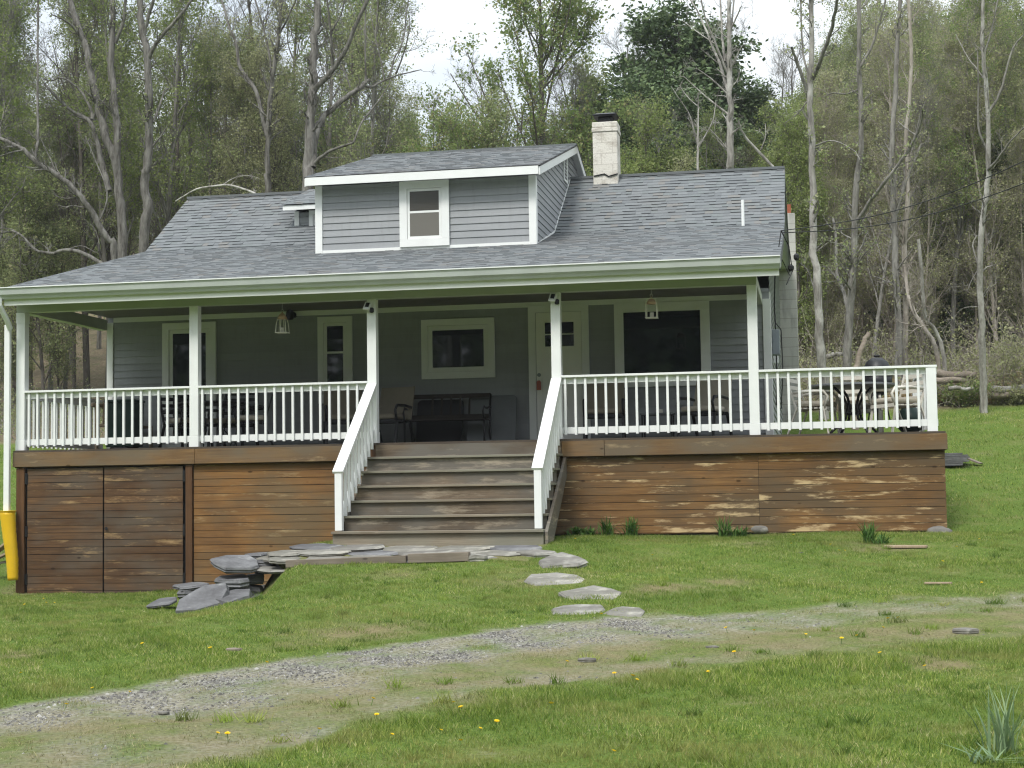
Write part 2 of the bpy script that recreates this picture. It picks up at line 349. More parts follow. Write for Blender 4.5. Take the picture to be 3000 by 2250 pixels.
# ------------------------------------------------------------------ ground
up_px = [(-300, 2125), (0, 2065), (350, 2010), (800, 1925), (1200, 1865), (1600, 1812), (1900, 1790), (2400, 1765), (3000, 1725), (3300, 1705)]
lo_px = [(-200, 2420), (300, 2330), (750, 2235), (1000, 2150), (1400, 2060), (1900, 1985), (2500, 1925), (3000, 1875), (3300, 1850)]
UP = np.array([G(*p) for p in up_px]); LO = np.array([G(*p) for p in lo_px])
def clean(A):
    A = A[np.argsort(A[:, 0])]; return A[:, 0], A[:, 1]
UX, UY = clean(UP); LX, LY = clean(LO)
def wnoise(x, y, s, k=0):
    return (np.sin(x*s*1.0+k)*np.cos(y*s*1.3+k*2)+.6*np.sin(x*s*2.3+y*s*1.7+k)+.4*np.sin(x*s*4.7-y*s*3.9+k*3))/2
def gravel_mask(x, y):
    hi = np.interp(x, UX, UY)+.16*wnoise(x, y, 2.1)+.12*wnoise(x, y, 7, 3); lo = np.interp(x, LX, LY)+.25*wnoise(x, y, 1.9, 2)+.18*wnoise(x, y, 6, 1)
    v = (y-lo)/np.maximum(hi-lo, .3)                   # 0 near edge .. 1 far edge
    band = sstep((v-.0)/.16)*sstep((1-v)/.10)
    mid = np.exp(-((v-.42+.06*wnoise(x, y, 1.1, 5))/.15)**2)     # grassy strip between the wheel tracks
    g = band*(1-.5*mid)*(.80+.35*wnoise(x, y, 3.3, 1))
    g = g*(1-.45*sstep((x-9.5)/3))*(1-.35*sstep((.45-v)/.2))
    return np.clip(g, 0, 1)*(y < 0), np.clip(band*(.35+.6*mid)+.25*(band > 0)*(v < .3), 0, 1)*(y < 0)
dry_spots = [(G(1560//1, 1700), .9, .8), (G(1950, 1720), .7, .9), (G(1050, 1850), 1.0, .9), (G(1150, 1680), .7, .6), (G(2580, 1610), .6, 1), (G(2520, 1590), .35, .9), (G(2750, 1945), .45, 1), (G(60, 1920), .5, .9), (G(2120, 1705), .6, .7), (G(1880, 1565), .3, .9), (G(40, 1735), .8, .8), (G(880, 1890), .6, .5), (G(1350, 1560), .4, .5), (G(2200, 1590), .5, .6)]
def dry_mask(x, y):
    d = .9*((x > 4.1) & (x < 8.25) & (y > -3.1) & (y < -1.7))
    for (c, r_, k) in dry_spots:
        q = np.hypot(x-c[0], (y-c[1])*1.0)/(r_*(1+.35*wnoise(x, y, 5.0, c[0]))); d = np.maximum(d, k*sstep(1-q)*1.3)
    edge = sstep((-.1-y)*0+1-np.abs(y+.15)/.3)*((x > 8.2) & (x < 13.4)) * .5
    return np.clip(np.maximum(d, edge), 0, 1)
def wood_mask(x, y):
    e = np.interp(x, [-30, -6, 0, 9, 12, 16, 30], [15, 17.5, 18, 15, 13.2, 13.2, 12])+.5*wnoise(x, y, .7, 3)
    return sstep((y-e)/1.2)
def axis(parts): return np.unique(np.concatenate([np.arange(a, b, s) for a, b, s in parts]).round(4))
gx = axis([(-600, -60, 60), (-60, -16, 3), (-16, -3, .8), (-3, 16.5, .085), (16.5, 24, .5), (24, 80, 4), (80, 700, 62)])
gy = axis([(-300, -60, 40), (-60, -22, 3), (-22, -15, .5), (-15, .6, .085), (.6, 22, .4), (22, 60, 1.5), (60, 160, 8), (160, 900, 74)])
X, Y = np.meshgrid(gx, gy); nx, ny = len(gx), len(gy)
Z = gz(X, Y); gm, dm_ = gravel_mask(X.ravel(), Y.ravel()); dm = np.maximum(dry_mask(X.ravel(), Y.ravel()), dm_*.9)
Z = Z-.02*gm.reshape(Z.shape)
i = np.arange(nx*ny).reshape(ny, nx)
loops = np.stack([i[:-1, :-1], i[:-1, 1:], i[1:, 1:], i[1:, :-1]], -1).reshape(-1)
me = np_mesh('ground', np.stack([X, Y, Z], -1).reshape(-1, 3), loops, np.arange(0, len(loops), 4), None, {'gravel': gm, 'dry': dm, 'wood': wood_mask(X.ravel(), Y.ravel())}, True)
tag(new_obj('ground', me, M_ground), kind='structure', label='grassy ground with gravel drive and woodland floor behind')
# grass blades: one uncountable mass
def blades(n, x0, x1, y0, y1, hgt, wid, dens_fn=None):
    x = RNG.uniform(x0, x1, n); y = RNG.uniform(y0, y1, n)
    # keep what a camera near the photograph's could see
    px = (x-CAMX)*AX_R[0]+(y-CAMY)*AX_R[1]; pz = (x-CAMX)*AX_F[0]+(y-CAMY)*AX_F[1]
    k = (pz > 5) & (np.abs(px/pz) < .39)
    k &= ~((x > 0) & (x < 13.35) & (y > 0) & (y < 12)); k &= ~((x > 5.45) & (x < 8.2) & (y > -1.8) & (y < 0.2))
    k &= wood_mask(x, y) < .3; k &= ~((x > 4.1) & (x < 8.25) & (y > -3.1) & (y < -1.7) & (RNG.uniform(0, 1, n) > .10))
    x, y = x[k], y[k]; g, dd = gravel_mask(x, y); keep = RNG.uniform(0, 1, len(x)) > np.clip(g*1.3+.5*wnoise(x, y, 4.5, 2)*(g > .05), 0, .95); x, y, g, dd = x[keep], y[keep], g[keep], dd[keep]
    dd = np.maximum(dry_mask(x, y)*np.clip(.55+wnoise(x, y, 9, 5)*1.3, 0, 1), np.clip(dd+g*.8, 0, 1)); dd = np.maximum(dd, .8*(RNG.uniform(0, 1, len(x)) < np.clip(.14+.30*wnoise(x, y, 3.1, 7), .03, .5))); keep = RNG.uniform(0, 1, len(x)) > dd*.45; x, y, g, dd = x[keep], y[keep], g[keep], dd[keep]
    m = len(x); z = gz(x, y)-.02*g-.004; patch = .8+.4*wnoise(x, y, 1.7, 4)+.45*wnoise(x, y, 8, 1)+.3*wnoise(x, y, 19, 2)
    longer = 1+.5*sstep(1-np.abs(y-np.interp(x, LX, LY)+.35)/.6)
    h = hgt*RNG.uniform(.5, 1.35, m)*np.clip(patch, .3, 1.9)*(1-.5*dd)*longer; a = RNG.uniform(0, 2*np.pi, m); wv = wid*RNG.uniform(.6, 1.3, m)
    ln = h*RNG.uniform(.1, 1.1, m); b = RNG.uniform(0, 2*np.pi, m)
    dx, dy = np.cos(a)*wv/2, np.sin(a)*wv/2
    A = np.stack([x-dx, y-dy, z], -1); B = np.stack([x+dx, y+dy, z], -1)
    C = np.stack([x+np.cos(b)*ln, y+np.sin(b)*ln, z+h], -1)
    return np.stack([A, B, C], 1).reshape(-1, 3), np.repeat(np.clip(RNG.uniform(0, 1, m)*.9+.12*wnoise(x, y, 2.7, 8)+.14*wnoise(x, y, 11, 3)+.04, 0, 1), 3), np.repeat(np.clip(dd*RNG.uniform(.5, 1.2, m), 0, 1), 3)
def tufts(nc, m, x0, x1, y0, y1):
    cx = RNG.uniform(x0, x1, nc); cy_ = RNG.uniform(y0, y1, nc); k = (gravel_mask(cx, cy_)[0] < .5) & ~((cx > 4) & (cx < 8.4) & (cy_ > -3.2)); cx, cy_ = cx[k], cy_[k]
    x = np.repeat(cx, m)+RNG.normal(0, .035, len(cx)*m); y = np.repeat(cy_, m)+RNG.normal(0, .035, len(cx)*m); n = len(x); z = gz(x, y)-.004; h = np.repeat(RNG.uniform(.035, .085, len(cx)), m)*RNG.uniform(.5, 1.2, n); a = RNG.uniform(0, 6.283, n); b = RNG.uniform(0, 6.283, n); wv = RNG.uniform(.004, .009, n); ln = h*RNG.uniform(.2, 1.2, n); dx, dy = np.cos(a)*wv/2, np.sin(a)*wv/2
    V = np.stack([np.stack([x-dx, y-dy, z], -1), np.stack([x+dx, y+dy, z], -1), np.stack([x+np.cos(b)*ln, y+np.sin(b)*ln, z+h], -1)], 1).reshape(-1, 3)
    return V, np.repeat(np.clip(np.repeat(RNG.uniform(0, .75, len(cx)), m)+RNG.normal(0, .08, n), 0, 1), 3), np.zeros(3*n)
parts = [tufts(420, 50, 2, 15, -15, -.2), blades(470000, 3.5, 15, -15.5, -9, .036, .0055), blades(560000, -.5, 16, -9, .1, .034, .0062), blades(260000, -9, 17, 0, 17, .05, .011)]
V = np.concatenate([p[0] for p in parts]); r = np.concatenate([p[1] for p in parts]); d = np.concatenate([p[2] for p in parts])
me = np_mesh('grass', V, np.arange(len(V)), np.arange(0, len(V), 3), r, {'dry': d})
tag(new_obj('grass', me, M_grass), 'mown green lawn grass with dry straw patches', 'grass', kind='stuff')
n = 420000; x = RNG.uniform(3.5, 16, n); y = RNG.uniform(-15, -2, n); gmk, _ = gravel_mask(x, y); k = RNG.uniform(0, 1, n) < gmk*(.75+.6*wnoise(x, y, 2.2, 6)); x, y = x[k], y[k]; n = len(x)
s = RNG.uniform(.004, .014, n)*np.where(RNG.uniform(0, 1, n) < .03, 2.0, 1); z = gz(x, y)-.018; a = RNG.uniform(0, 6.283, n)
oc = np.array([(1, 0, 0), (0, 1, 0), (-1, 0, 0), (0, -1, 0), (0, 0, .7)]); ca, sa = np.cos(a)[:, None], np.sin(a)[:, None]; ax = RNG.uniform(.6, 1.3, n)[:, None]
P = np.stack([(oc[:, 0]*ca*ax-oc[:, 1]*sa)*s[:, None]+x[:, None], (oc[:, 0]*sa*ax+oc[:, 1]*ca)*s[:, None]+y[:, None], oc[:, 2]*s[:, None]+z[:, None]], -1).reshape(-1, 3)
fc = np.array([(0, 1, 4), (1, 2, 4), (2, 3, 4), (3, 0, 4)]); q = (np.arange(n)[:, None, None]*5+fc[None]).reshape(-1)
t = NT('gravel_stones'); t.out(t.ramp(t.attr(), [(0, (.055, .051, .045)), (.4, (.115, .109, .098)), (.85, (.175, .168, .154)), (1, (.34, .33, .30))]), .9, .15)
tag(new_obj('gravel', np_mesh('gravel', P, q, np.arange(0, len(q), 3), np.repeat(RNG.uniform(0, 1, n), 5)), t.m), 'grey crushed gravel on the two drive tracks', 'gravel', kind='stuff')
# ------------------------------------------------------------------ house
H = thing('house', 'grey sided cottage with white railed porch, shingle roof and dormer', 'house', (5.5, 5.5, -1.35))
YW, XL, XR = 2.86, .145, 11.03
def lap(mb, axis, c, a0, a1, z0, z1, face, e=.115, top=None):
    """horizontal lapped boards on plane axis=c, facing 'face' (-1/+1)"""
    z = z0
    while z < z1-1e-4:
        zt = min(z+e, z1); r_ = random.random(); th = .016
        lo_ = (a0, a1)
        if top:
            b0, b1 = top(z); t0, t1 = top(zt)
            if b1-b0 < .02:
                z = zt; continue
            t1 = max(t1, t0+.001)
        else: b0, b1, t0, t1 = a0, a1, a0, a1
        def P(u, out, zz): return (u, c+face*out, zz) if axis == 1 else (c+face*out, u, zz)
        V = [P(b0, th, z), P(b1, th, z), P(t1, .002, zt), P(t0, .002, zt), P(b0, 0, z), P(b1, 0, z)]
        F = [(0, 1, 2, 3), (4, 5, 1, 0)]
        mb.add(V, F, r_); z = zt
# front, side, left walls
mb = MB(); lap(mb, 1, YW, XL, XR, 0.0, 2.36, -1); mb.build('wall', M_siding, H)
LOW = (-.42, 2.36, (3.693-2.36)/(4.877+.42)); UPP = (4.877, 3.693, (5.031-3.693)/(6.911-4.877)); BK = (6.911, 5.031, -.225)
def roofz(y): return LOW[1]+LOW[2]*(y-LOW[0]) if y < UPP[0] else (UPP[1]+UPP[2]*(y-UPP[0]) if y < BK[0] else BK[1]+BK[2]*(y-BK[0]))
YB = 11.6
def gable_range(z):
    # y-range of the gable wall at height z
    z = z+.12
    if z < LOW[1]+LOW[2]*(YW-LOW[0]): y0 = YW
    elif z < UPP[1]: y0 = LOW[0]+(z-LOW[1])/LOW[2]
    else: y0 = UPP[0]+(z-UPP[1])/UPP[2]
    y1 = YB if z < roofz(YB) else BK[0]+(z-BK[1])/BK[2]
    return y0, y1
mb = MB(); lap(mb, 0, XR, YW, YB, -.35, 4.88, 1, top=gable_range); mb.build('wall', M_siding, H)
mb = MB(); lap(mb, 0, XL, YW, YB, -.35, 4.88, -1, top=gable_range); mb.build('wall', M_siding, H)
box('wall', M_siding, H, XL+.05, XR-.05, YB-.05, YB, -.35, 3.9); box('wall', M_siding, H, XL+.03, XR-.03, YW+.03, YW+.08, -1.6, 2.3)
mb = MB(); mb.box(XL+.06, XR-.06, YW+.09, YB-.07, -2.3, -.36); mb.build('foundation', M_block, H)
for a, b in (((XL-.02, XL+.09), (YW-.035, YW-.001)), ((XR-.10, XR+.022), (YW-.035, YW-.001))):
    box('corner_trim', M_trim, H, a[0], a[1], b[0], b[1], .003, 2.19, bevel=.004)
box('corner_trim', M_trim, H, XR+.001, XR+.023, YW, YW+.09, -.3, 2.3)
box('frieze_board', M_trim, H, XL+.1, XR-.11, YW-.04, YW-.018, 2.19, 2.27)
# shingles: real courses of tabs
def shingles(mb, x0, x1, y0, z0, y1, z1, e=.14, keep=None):
    Ln = math.hypot(y1-y0, z1-z0); dy, dz = (y1-y0)/Ln, (z1-z0)/Ln; ny_, nz_ = (-dz, dy) if dy > 0 else (dz, -dy)
    n = int(round(Ln/e)); e = Ln/n
    for k in range(n):
        s0, s1 = k*e, (k+1)*e+.02; x = x0-random.uniform(0, .2)
        while x < x1:
            wv = random.choice((.10, .13, .17, .20))*random.uniform(.9, 1.1); xa, xb = max(x, x0), min(x+wv, x1); x += wv
            if xb-xa < .01 or (keep and not keep((xa+xb)/2, y0+dy*(s0+e/2))): continue
            th = random.choice((.008, .009, .016, .018))*(1 if dz/dy > .4 or dz/dy < 0 else .5); s0j = s0-random.uniform(0, .008)
            def P(xx, s, o): return (xx, y0+dy*s+ny_*o, z0+dz*s+nz_*o)
            mb.add([P(xa, s0j, th), P(xb, s0j, th), P(xb, s1, .002), P(xa, s1, .002)], [(0, 1, 2, 3)], .06+.94*random.random())
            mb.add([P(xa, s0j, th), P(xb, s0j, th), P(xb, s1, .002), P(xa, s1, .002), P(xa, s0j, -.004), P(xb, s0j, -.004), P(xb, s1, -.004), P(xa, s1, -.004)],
                   [(4, 5, 1, 0), (5, 6, 2, 1), (7, 4, 0, 3)], 0)  # butt edges: dark asphalt, with the shadow line under each course put into the colour
RX0, RX1 = -.086, 11.274
DX0, DX1, DY = 3.725, 7.37, 3.02          # dormer
def nodorm(x, y): return not (DX0+.05 < x < DX1-.05 and y > DY+.05)
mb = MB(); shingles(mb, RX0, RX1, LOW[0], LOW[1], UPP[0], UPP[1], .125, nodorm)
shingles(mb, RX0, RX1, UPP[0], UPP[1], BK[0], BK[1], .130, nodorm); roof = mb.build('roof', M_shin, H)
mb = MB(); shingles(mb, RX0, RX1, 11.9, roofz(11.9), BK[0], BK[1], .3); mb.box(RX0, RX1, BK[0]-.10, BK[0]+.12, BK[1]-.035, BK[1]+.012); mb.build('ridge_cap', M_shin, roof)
# roof deck under the shingles and rake boards
def slab(mb, x0, x1, pts, th):
    mb.ext([(y, z) for y, z in pts]+[(y, z-th) for y, z in reversed(pts)], 0, x0, x1, .5)
prof = [(LOW[0]+.02, LOW[1]-.008), (UPP[0], UPP[1]-.010), (BK[0], BK[1]-.010), (11.88, roofz(11.88)-.008)]
mb = MB(); slab(mb, RX0+.02, RX1-.02, prof, .10); mb.build('soffit', M_trim, roof)
mb = MB()
for xa, xb in ((RX1-.019, RX1+.004), (RX0-.004, RX0+.019)): slab(mb, xa, xb, [(y, z-.004) for y, z in prof], .16)
mb.build('rake_board', M_greyplast, roof)
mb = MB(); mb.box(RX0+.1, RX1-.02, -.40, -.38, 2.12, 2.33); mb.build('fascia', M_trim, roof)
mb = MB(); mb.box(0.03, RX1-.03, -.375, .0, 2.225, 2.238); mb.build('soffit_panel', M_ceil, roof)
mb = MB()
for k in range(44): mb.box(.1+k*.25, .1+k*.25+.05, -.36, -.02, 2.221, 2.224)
mb.build('soffit_vent', M_darkgreen, roof)
# gutter
mb = MB(); gp = [(-.40, 2.355), (-.40, 2.215), (-.455, 2.205), (-.475, 2.24), (-.505, 2.27), (-.515, 2.335), (-.525, 2.36), (-.51, 2.365), (-.50, 2.345), (-.49, 2.28), (-.46, 2.25), (-.445, 2.22), (-.41, 2.228), (-.41, 2.355)]
mb.ext(gp, 0, RX0, RX1, .5); mb.box(RX0-.003, RX0, -.51, -.40, 2.215, 2.35); mb.box(RX1, RX1+.003, -.51, -.40, 2.215, 2.35); gut = mb.build('gutter', M_gutter, H)
mb = MB(); mb.box(RX0, RX1, -.535, -.505, 2.362, 2.376); mb.build('gutter_lip', M_white, gut)
mb = MB(); mb.tube([(-.03, -.46, 2.23), (-.03, -.46, 2.12), (.0, -.30, 1.93), (.0, -.19, 1.80)], .042, 8); mb.box(-.09, -.005, -.20, -.14, -1.02, 1.86); mb.build('downspout', M_white, H, bevel=.004)
# beam and posts
box('porch_beam', M_beam, H, 0.0, 10.935, -.003, .14, 2.06, 2.236, bevel=.003)
box('porch_side_beam', M_beam, H, 0.0, .14, .15, YW-.05, 2.06, 2.236); box('porch_side_beam', M_beam, H, 10.80, 10.93, .15, YW-.05, 2.10, 2.236)
mb = MB()
for k in range(20): mb.box(.14, 10.9, .141+k*.136, .141+k*.136+.130, 2.275, 2.29)
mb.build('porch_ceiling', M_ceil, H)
PX = [0.0, 2.728, 5.415, 8.078, 10.80]
for k, x in enumerate(PX):
    mb = MB(); mb.box(x, x+.134, 0, .134, .16, 2.058); p = mb.build('porch_post', M_white, H, bevel=.004)
    box('post_base', M_white, p, x-.006, x+.140, -.006, .140, .0, .158, bevel=.004)
    if k == 0: box('post_cap', M_white, p, x-.004, x+.138, -.004, .138, 1.9, 2.055)
mb = MB(); mb.box(13.145, 13.279, 0, .134, .0, .855); mb.build('corner_post', M_white, H, bevel=.004)
mb = MB(); mb.box(13.145, 13.279, 2.9, 3.034, .0, .855); mb.build('corner_post', M_white, H, bevel=.004)
# railings
def rail_x(x0, x1, first, sp, n):
    mb = MB(); mb.box(x0, x1, -.005, .135, .857, .888); r_ = mb.build('railing', M_white, H, bevel=.003)
    box('top_rail', M_white, r_, x0, x1, .055, .09, .77, .855); box('bottom_rail', M_white, r_, x0, x1, .055, .09, .075, .165)
    b = None
    for k in range(n):
        x = first+k*sp
        if b is None:
            b = MB().box(x, x+.034, .018, .0535, .055, .853).build('baluster', M_white, r_, bevel=.003); b0 = x
        else:
            c = b.copy(); col.objects.link(c); c.location.x = b.location.x+(x-b0)
rail_x(.134, 2.728, .175, .1365, 19); rail_x(2.862, 5.415, 2.90, .1375, 18); rail_x(8.212, 10.80, 8.245, .1425, 18); rail_x(10.934, 13.29, 11.03, .1425, 15)
def rail_y(x, y0, y1, n):
    mb = MB(); mb.box(x-.02, x+.12, y0, y1, .857, .888); r_ = mb.build('railing', M_white, H)
    box('top_rail', M_white, r_, x+.03, x+.065, y0, y1, .77, .855); box('bottom_rail', M_white, r_, x+.03, x+.065, y0, y1, .075, .165)
    for k in range(n):
        y = y0+(k+.5)*(y1-y0)/n; box('baluster', M_white, r_, x-.006, x+.0285, y, y+.034, .055, .853)
rail_y(.01, .134, 2.80, 18); rail_y(13.17, .134, 2.9, 19)
def stair_rail(x):
    top = Vector((x+.067, .0, .84)); bot = Vector((x+.067, -1.70, -.43))
    mb = MB(); mb.beam(top, bot, .145, .035); r_ = mb.build('stair_railing', M_white, H, bevel=.003)
    MB().box(x+.02, x+.115, -1.69, -1.60, -1.195, -.395).build('newel_post', M_white, r_, bevel=.003)
    MB().beam((x+.067, .0, .74), (x+.067, -1.60, -.455), .036, .085).build('top_rail', M_white, r_)
    MB().beam((x+.067, .0, .19), (x+.067, -1.60, -1.03), .036, .085).build('bottom_rail', M_white, r_)
    for k in range(9):
        y = -.15-k*.165; zt = .80+y*.747; MB().box(x+.0855, x+.12, y-.017, y+.017, zt-.78, zt-.02).build('baluster', M_white, r_)
stair_rail(5.415); stair_rail(8.078)
# deck
mb = MB()
for k in range(24): mb.box(.004, 13.37, -.085+k*.13, -.085+k*.13+.125, -.030, -.002)
mb.build('deck_floor', M_deck, H)
mb = MB(); mb.box(.02, 13.36, -.06, 3.0, -.26, -.033); mb.build('deck_joists', M_post, H)
for x0, x1 in ((-.0, 2.842), (2.846, 5.42), (8.215, 8.808), (8.814, 13.385)):
    mb = MB(); mb.box(x0, x1, -.095, -.061, -.245, -.032); mb.build('deck_fascia', M_fasc, H, bevel=.003)
box('deck_fascia', M_fasc, H, 13.361, 13.39, -.06, 3.0, -.245, -.032)
box('deck_fascia', M_fasc, H, -.012, .019, -.06, 3.0, -.245, -.032)
def planks(name, mat, x0, x1, z0, z1, y=-.02, e=.1055, seams=(), axis=1, c=None):
    mb = MB(); z = z1; first = True
    while z > z0:
        za = max(z-e+random.uniform(.005, .0085), z0); xs = [x0]+list(seams)+[x1]
        for a, b in zip(xs[:-1], xs[1:]):
            j = random.uniform(-.0015, .0015)
            if axis == 1: mb.box(a+.002, b-.002, y+j, y+.02+j, za, z)
            else: mb.box(y+j-.02, y+j, a, b, za, z)
        z -= e
    return mb.build(name, mat, H)
planks('deck_skirt', M_skirtL, 2.80, 5.56, -2.3, -.262)
planks('deck_skirt', M_skirt, 8.08, 13.355, -1.32, -.262, seams=(10.90,))
planks('deck_skirt', M_skirt, 0.0, 3.0, -1.45, -.262, y=13.35, axis=0)
planks('deck_skirt', M_doorw, 0.0, 3.0, -2.2, -.262, y=.03, axis=0)
mb = MB(); mb.box(10.95, 13.36, .0, .05, -1.41, -1.335); mb.box(12.3, 12.9, -.05, -.02, -1.44, -1.40); mb.build('sill_beam', M_stair, H)
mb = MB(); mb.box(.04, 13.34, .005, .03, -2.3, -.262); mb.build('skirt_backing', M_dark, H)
def ground_door(x0, x1, hx, hs):
    o = planks('skirt_door', M_doorw, x0, x1, -2.105, -.275, y=-.045)
    for z in (-.42, -1.2, -1.9):
        mb = MB(); mb.box(hx-.02, hx+.02, -.056, -.0465, z-.08, z+.08); mb.tube([(hx, -.056, z-.07), (hx, -.056, z+.07)], .007, 6)
        q = mb.build('hinge', M_black, o, world=False)
    return o
d1 = ground_door(.21, 1.405, .20, 1); d2 = ground_door(1.425, 2.645, 2.665, 1)
mb = MB(); mb.tube([(1.47, -.046, -1.165), (1.47, -.075, -1.165)], [.014, .026], 10); mb.build('handle', M_black, d2, world=False)
mb = MB(); mb.box(.04, .17, -.06, .004, -2.2, -.262); mb.build('skirt_post', M_post, H, bevel=.004)
mb = MB(); mb.box(2.69, 2.79, -.06, .004, -2.2, -.262); mb.build('skirt_post', M_post, H, bevel=.004)
# stairs
mb = MB(); mb.box(5.555, 8.21, -.098, -.06, -.20, -.032); st = mb.build('staircase', M_stair, H)
for k in range(1, 7):
    yf = -.10-.28*k; z = -.2*k-.005
    x0, x1 = (5.555, 8.19) if k < 6 else (5.42, 8.235)
    xa = 5.50
    mb = MB(); mb.box(xa if k < 6 else x0, x1 if k == 6 else 8.235, yf-.042, yf+.135, z-.032, z); mb.box(xa if k < 6 else x0, x1 if k == 6 else 8.235, yf+.14, yf+.30, z-.032, z-.001)
    mb.build('tread', M_stairend, st, world=False, bevel=.004)
    if k < 6:
        MB().box(5.51, 8.225, yf, yf+.022, z-.20+.003, z-.034).build('riser', M_stair, st, world=False)
MB().box(5.43, 8.225, -1.775, -1.752, -1.44, -1.24).build('riser', M_stairend, st, world=False)
for x in (5.46, 8.237):
    mb = MB(); mb.ext([(-.06, -.245), (-.06, -.52), (-1.62, -1.6), (-1.75, -1.6), (-1.75, -1.24)], 0, x, x+.04); mb.build('stringer', M_stair, st, world=False)
# windows and doors on the porch wall
def win(name, x0, x1, z0, z1, y, tw, mat=M_trim, glass=None, parent=H, mid=None, inner=.06, gm=M_glass, d=.045, sill=True):
    mb = MB(); tb = tw
    mb.box(x0, x1, y-d, y, z1-tw, z1); mb.box(x0, x1, y-d, y, z0, z0+tb); mb.box(x0, x0+tw, y-d, y, z0+tb, z1-tw); mb.box(x1-tw, x1, y-d, y, z0+tb, z1-tw)
    o = mb.build(name, mat, parent, bevel=.003)
    a0, a1, b0, b1 = x0+tw, x1-tw, z0+tb, z1-tw
    if inner:
        mb = MB(); yy = y-.028
        mb.box(a0+.004, a1-.004, yy, y-.004, b1-inner, b1-.004); mb.box(a0+.004, a1-.004, yy, y-.004, b0+.004, b0+inner); mb.box(a0+.004, a0+inner, yy, y-.004, b0+inner, b1-inner); mb.box(a1-inner, a1-.004, yy, y-.004, b0+inner, b1-inner)
        if mid: mb.box(a0+inner, a1-inner, yy+.004, y-.006, mid-.018, mid+.018)
        mb.build('sash', mat, o, bevel=.002)
    g = inner or 0
    if mid: MB().box(a0+g, a1-g, y-.024, y-.018, b0+g, mid-.018).build('pane', gm, o); MB().box(a0+g, a1-g, y-.024, y-.018, mid+.018, b1-g).build('pane', M_glass if gm is M_glass else M_screen2, o)
    else: MB().box(a0+g, a1-g, y-.022, y-.016, b0+g, b1-g).build('pane', gm, o)
    return o
t = NT('blind_behind_glass'); t.out(t.mix(t.noise(60, 2, (.05, 1, 3)), (.045, .042, .036), (.085, .08, .07)), .15, .5); M_screen2 = t.m
YS = YW-.018
o = win('side_door', 1.116, 2.05, .02, 2.145, YS, .115, inner=.065); o['label'] = 'narrow white framed glass door behind the post'
win('window', 3.79, 4.37, .75, 2.155, YS, .10, mid=1.571, inner=.055)
win('window', 5.519, 6.715, 1.094, 2.05, YS, .105, inner=.075)
win('picture_window', 8.63, 10.115, .877, 2.195, YS, .145, inner=0)
mb = MB(); mb.box(7.26, 8.225, YS-.045, YS, 2.10, 2.21); mb.box(7.26, 7.375, YS-.045, YS, .03, 2.10); mb.box(8.11, 8.225, YS-.045, YS, .03, 2.10); df = mb.build('door_frame', M_trim, H, bevel=.003)
dm0, dm1 = 7.383, 8.105
mb = MB(); mb.box(dm0, dm1, YS-.03, YS-.002, .05, 2.095)
for px0, px1 in ((dm0+.09, dm0+.33), (dm0+.39, dm1-.09)): mb.box(px0, px1, YS-.036, YS-.031, .25, 1.35)
door = mb.build('front_door', M_door, H, bevel=.003)
for a in (0, 1):
    for b in (0, 1):
        xx = 7.53+a*.238; zz = 1.555+b*.198; box('pane', M_glass, door, xx, xx+.218, YS-.040, YS-.032, zz, zz+.180)
mb = MB(); mb.tube([(7.425, YS-.03, 1.11), (7.425, YS-.05, 1.11)], .03, 12); mb.build('deadbolt', M_meter, door)
mb = MB(); mb.tube([(7.415, YS-.03, .985), (7.415, YS-.07, .985)], [.02, .032], 12); mb.build('handle', M_meter, door)
mb = MB(); mb.box(7.27, 8.22, YS-.09, YS-.002, .0, .03); mb.build('threshold', M_skirtL, H)
tg = MB().ext([(7.39, .87), (7.46, .87), (7.46, .99), (7.445, 1.02), (7.405, 1.02), (7.39, .99)], 1, YS-.086, YS-.080).build('door_tag', M_red)
tag(tg, 'small red paper tag hanging from the front door handle', 'tag')
mb = MB(); mb.tube([(4.50, YS-.02, 1.95), (4.50, YS-.08, 1.95)], .05, 10)
# black wall lamp behind the left lantern
p_ = at(857, 922, y=YW-.1)
mb = MB(); mb.tube([(p_[0], YS, p_[2]), (p_[0], YS-.05, p_[2])], .05, 12); mb.tube([(p_[0], YS-.04, p_[2]), (p_[0], YS-.1, p_[2]+.06), (p_[0]-.02, YS-.14, p_[2])], .012, 6); mb.lathe([(.02, .08), (.06, .04), (.07, -.06), (.04, -.09)], (p_[0]-.02, YS-.15, p_[2])); mb.build('wall_lamp', M_black, H)
# ---------------- dormer
yd = DY
dm = MB(); lap(dm, 1, yd, DX0+.1, DX1-.1, 3.27, 4.34, -1, .112); dorm = dm.build('dormer', M_siding, H)
DRY, DRZ = 6.95, 5.665; DEY, DEZ = 2.72, 4.445; DSL = (DRZ-DEZ)/(DRY-DEY); DRE = 10.6
def dside(z):
    zz = z
    y0 = yd if zz+.11 < DEZ+DSL*(yd-DEY) else DEY+(zz+.12-DEZ)/DSL
    zr = zz
    # lower bound: above the roof
    if zr < UPP[1]: y1 = LOW[0]+(zr-LOW[1])/LOW[2]
    elif zr < BK[1]: y1 = UPP[0]+(zr-UPP[1])/UPP[2]
    else: y1 = DRY+(DRY-y0)
    return y0, y1
for c, fc in ((DX1, 1), (DX0, -1)):
    mb = MB(); lap(mb, 0, c, yd, 9, 3.2, 5.55, fc, .112, top=dside); mb.build('dormer_side_wall', M_siding, dorm)
mb = MB(); mb.box(DX0-.02, DX0+.10, yd-.034, yd-.001, 3.205, 4.34); mb.box(DX1-.10, DX1+.02, yd-.034, yd-.001, 3.205, 4.34); mb.box(DX1+.001, DX1+.022, yd, yd+.09, 3.22, 4.34)
mb.box(DX0+.101, DX1-.101, yd-.032, yd-.002, 3.208, 3.268); mb.build('dormer_trim', M_trim, dorm, bevel=.003)
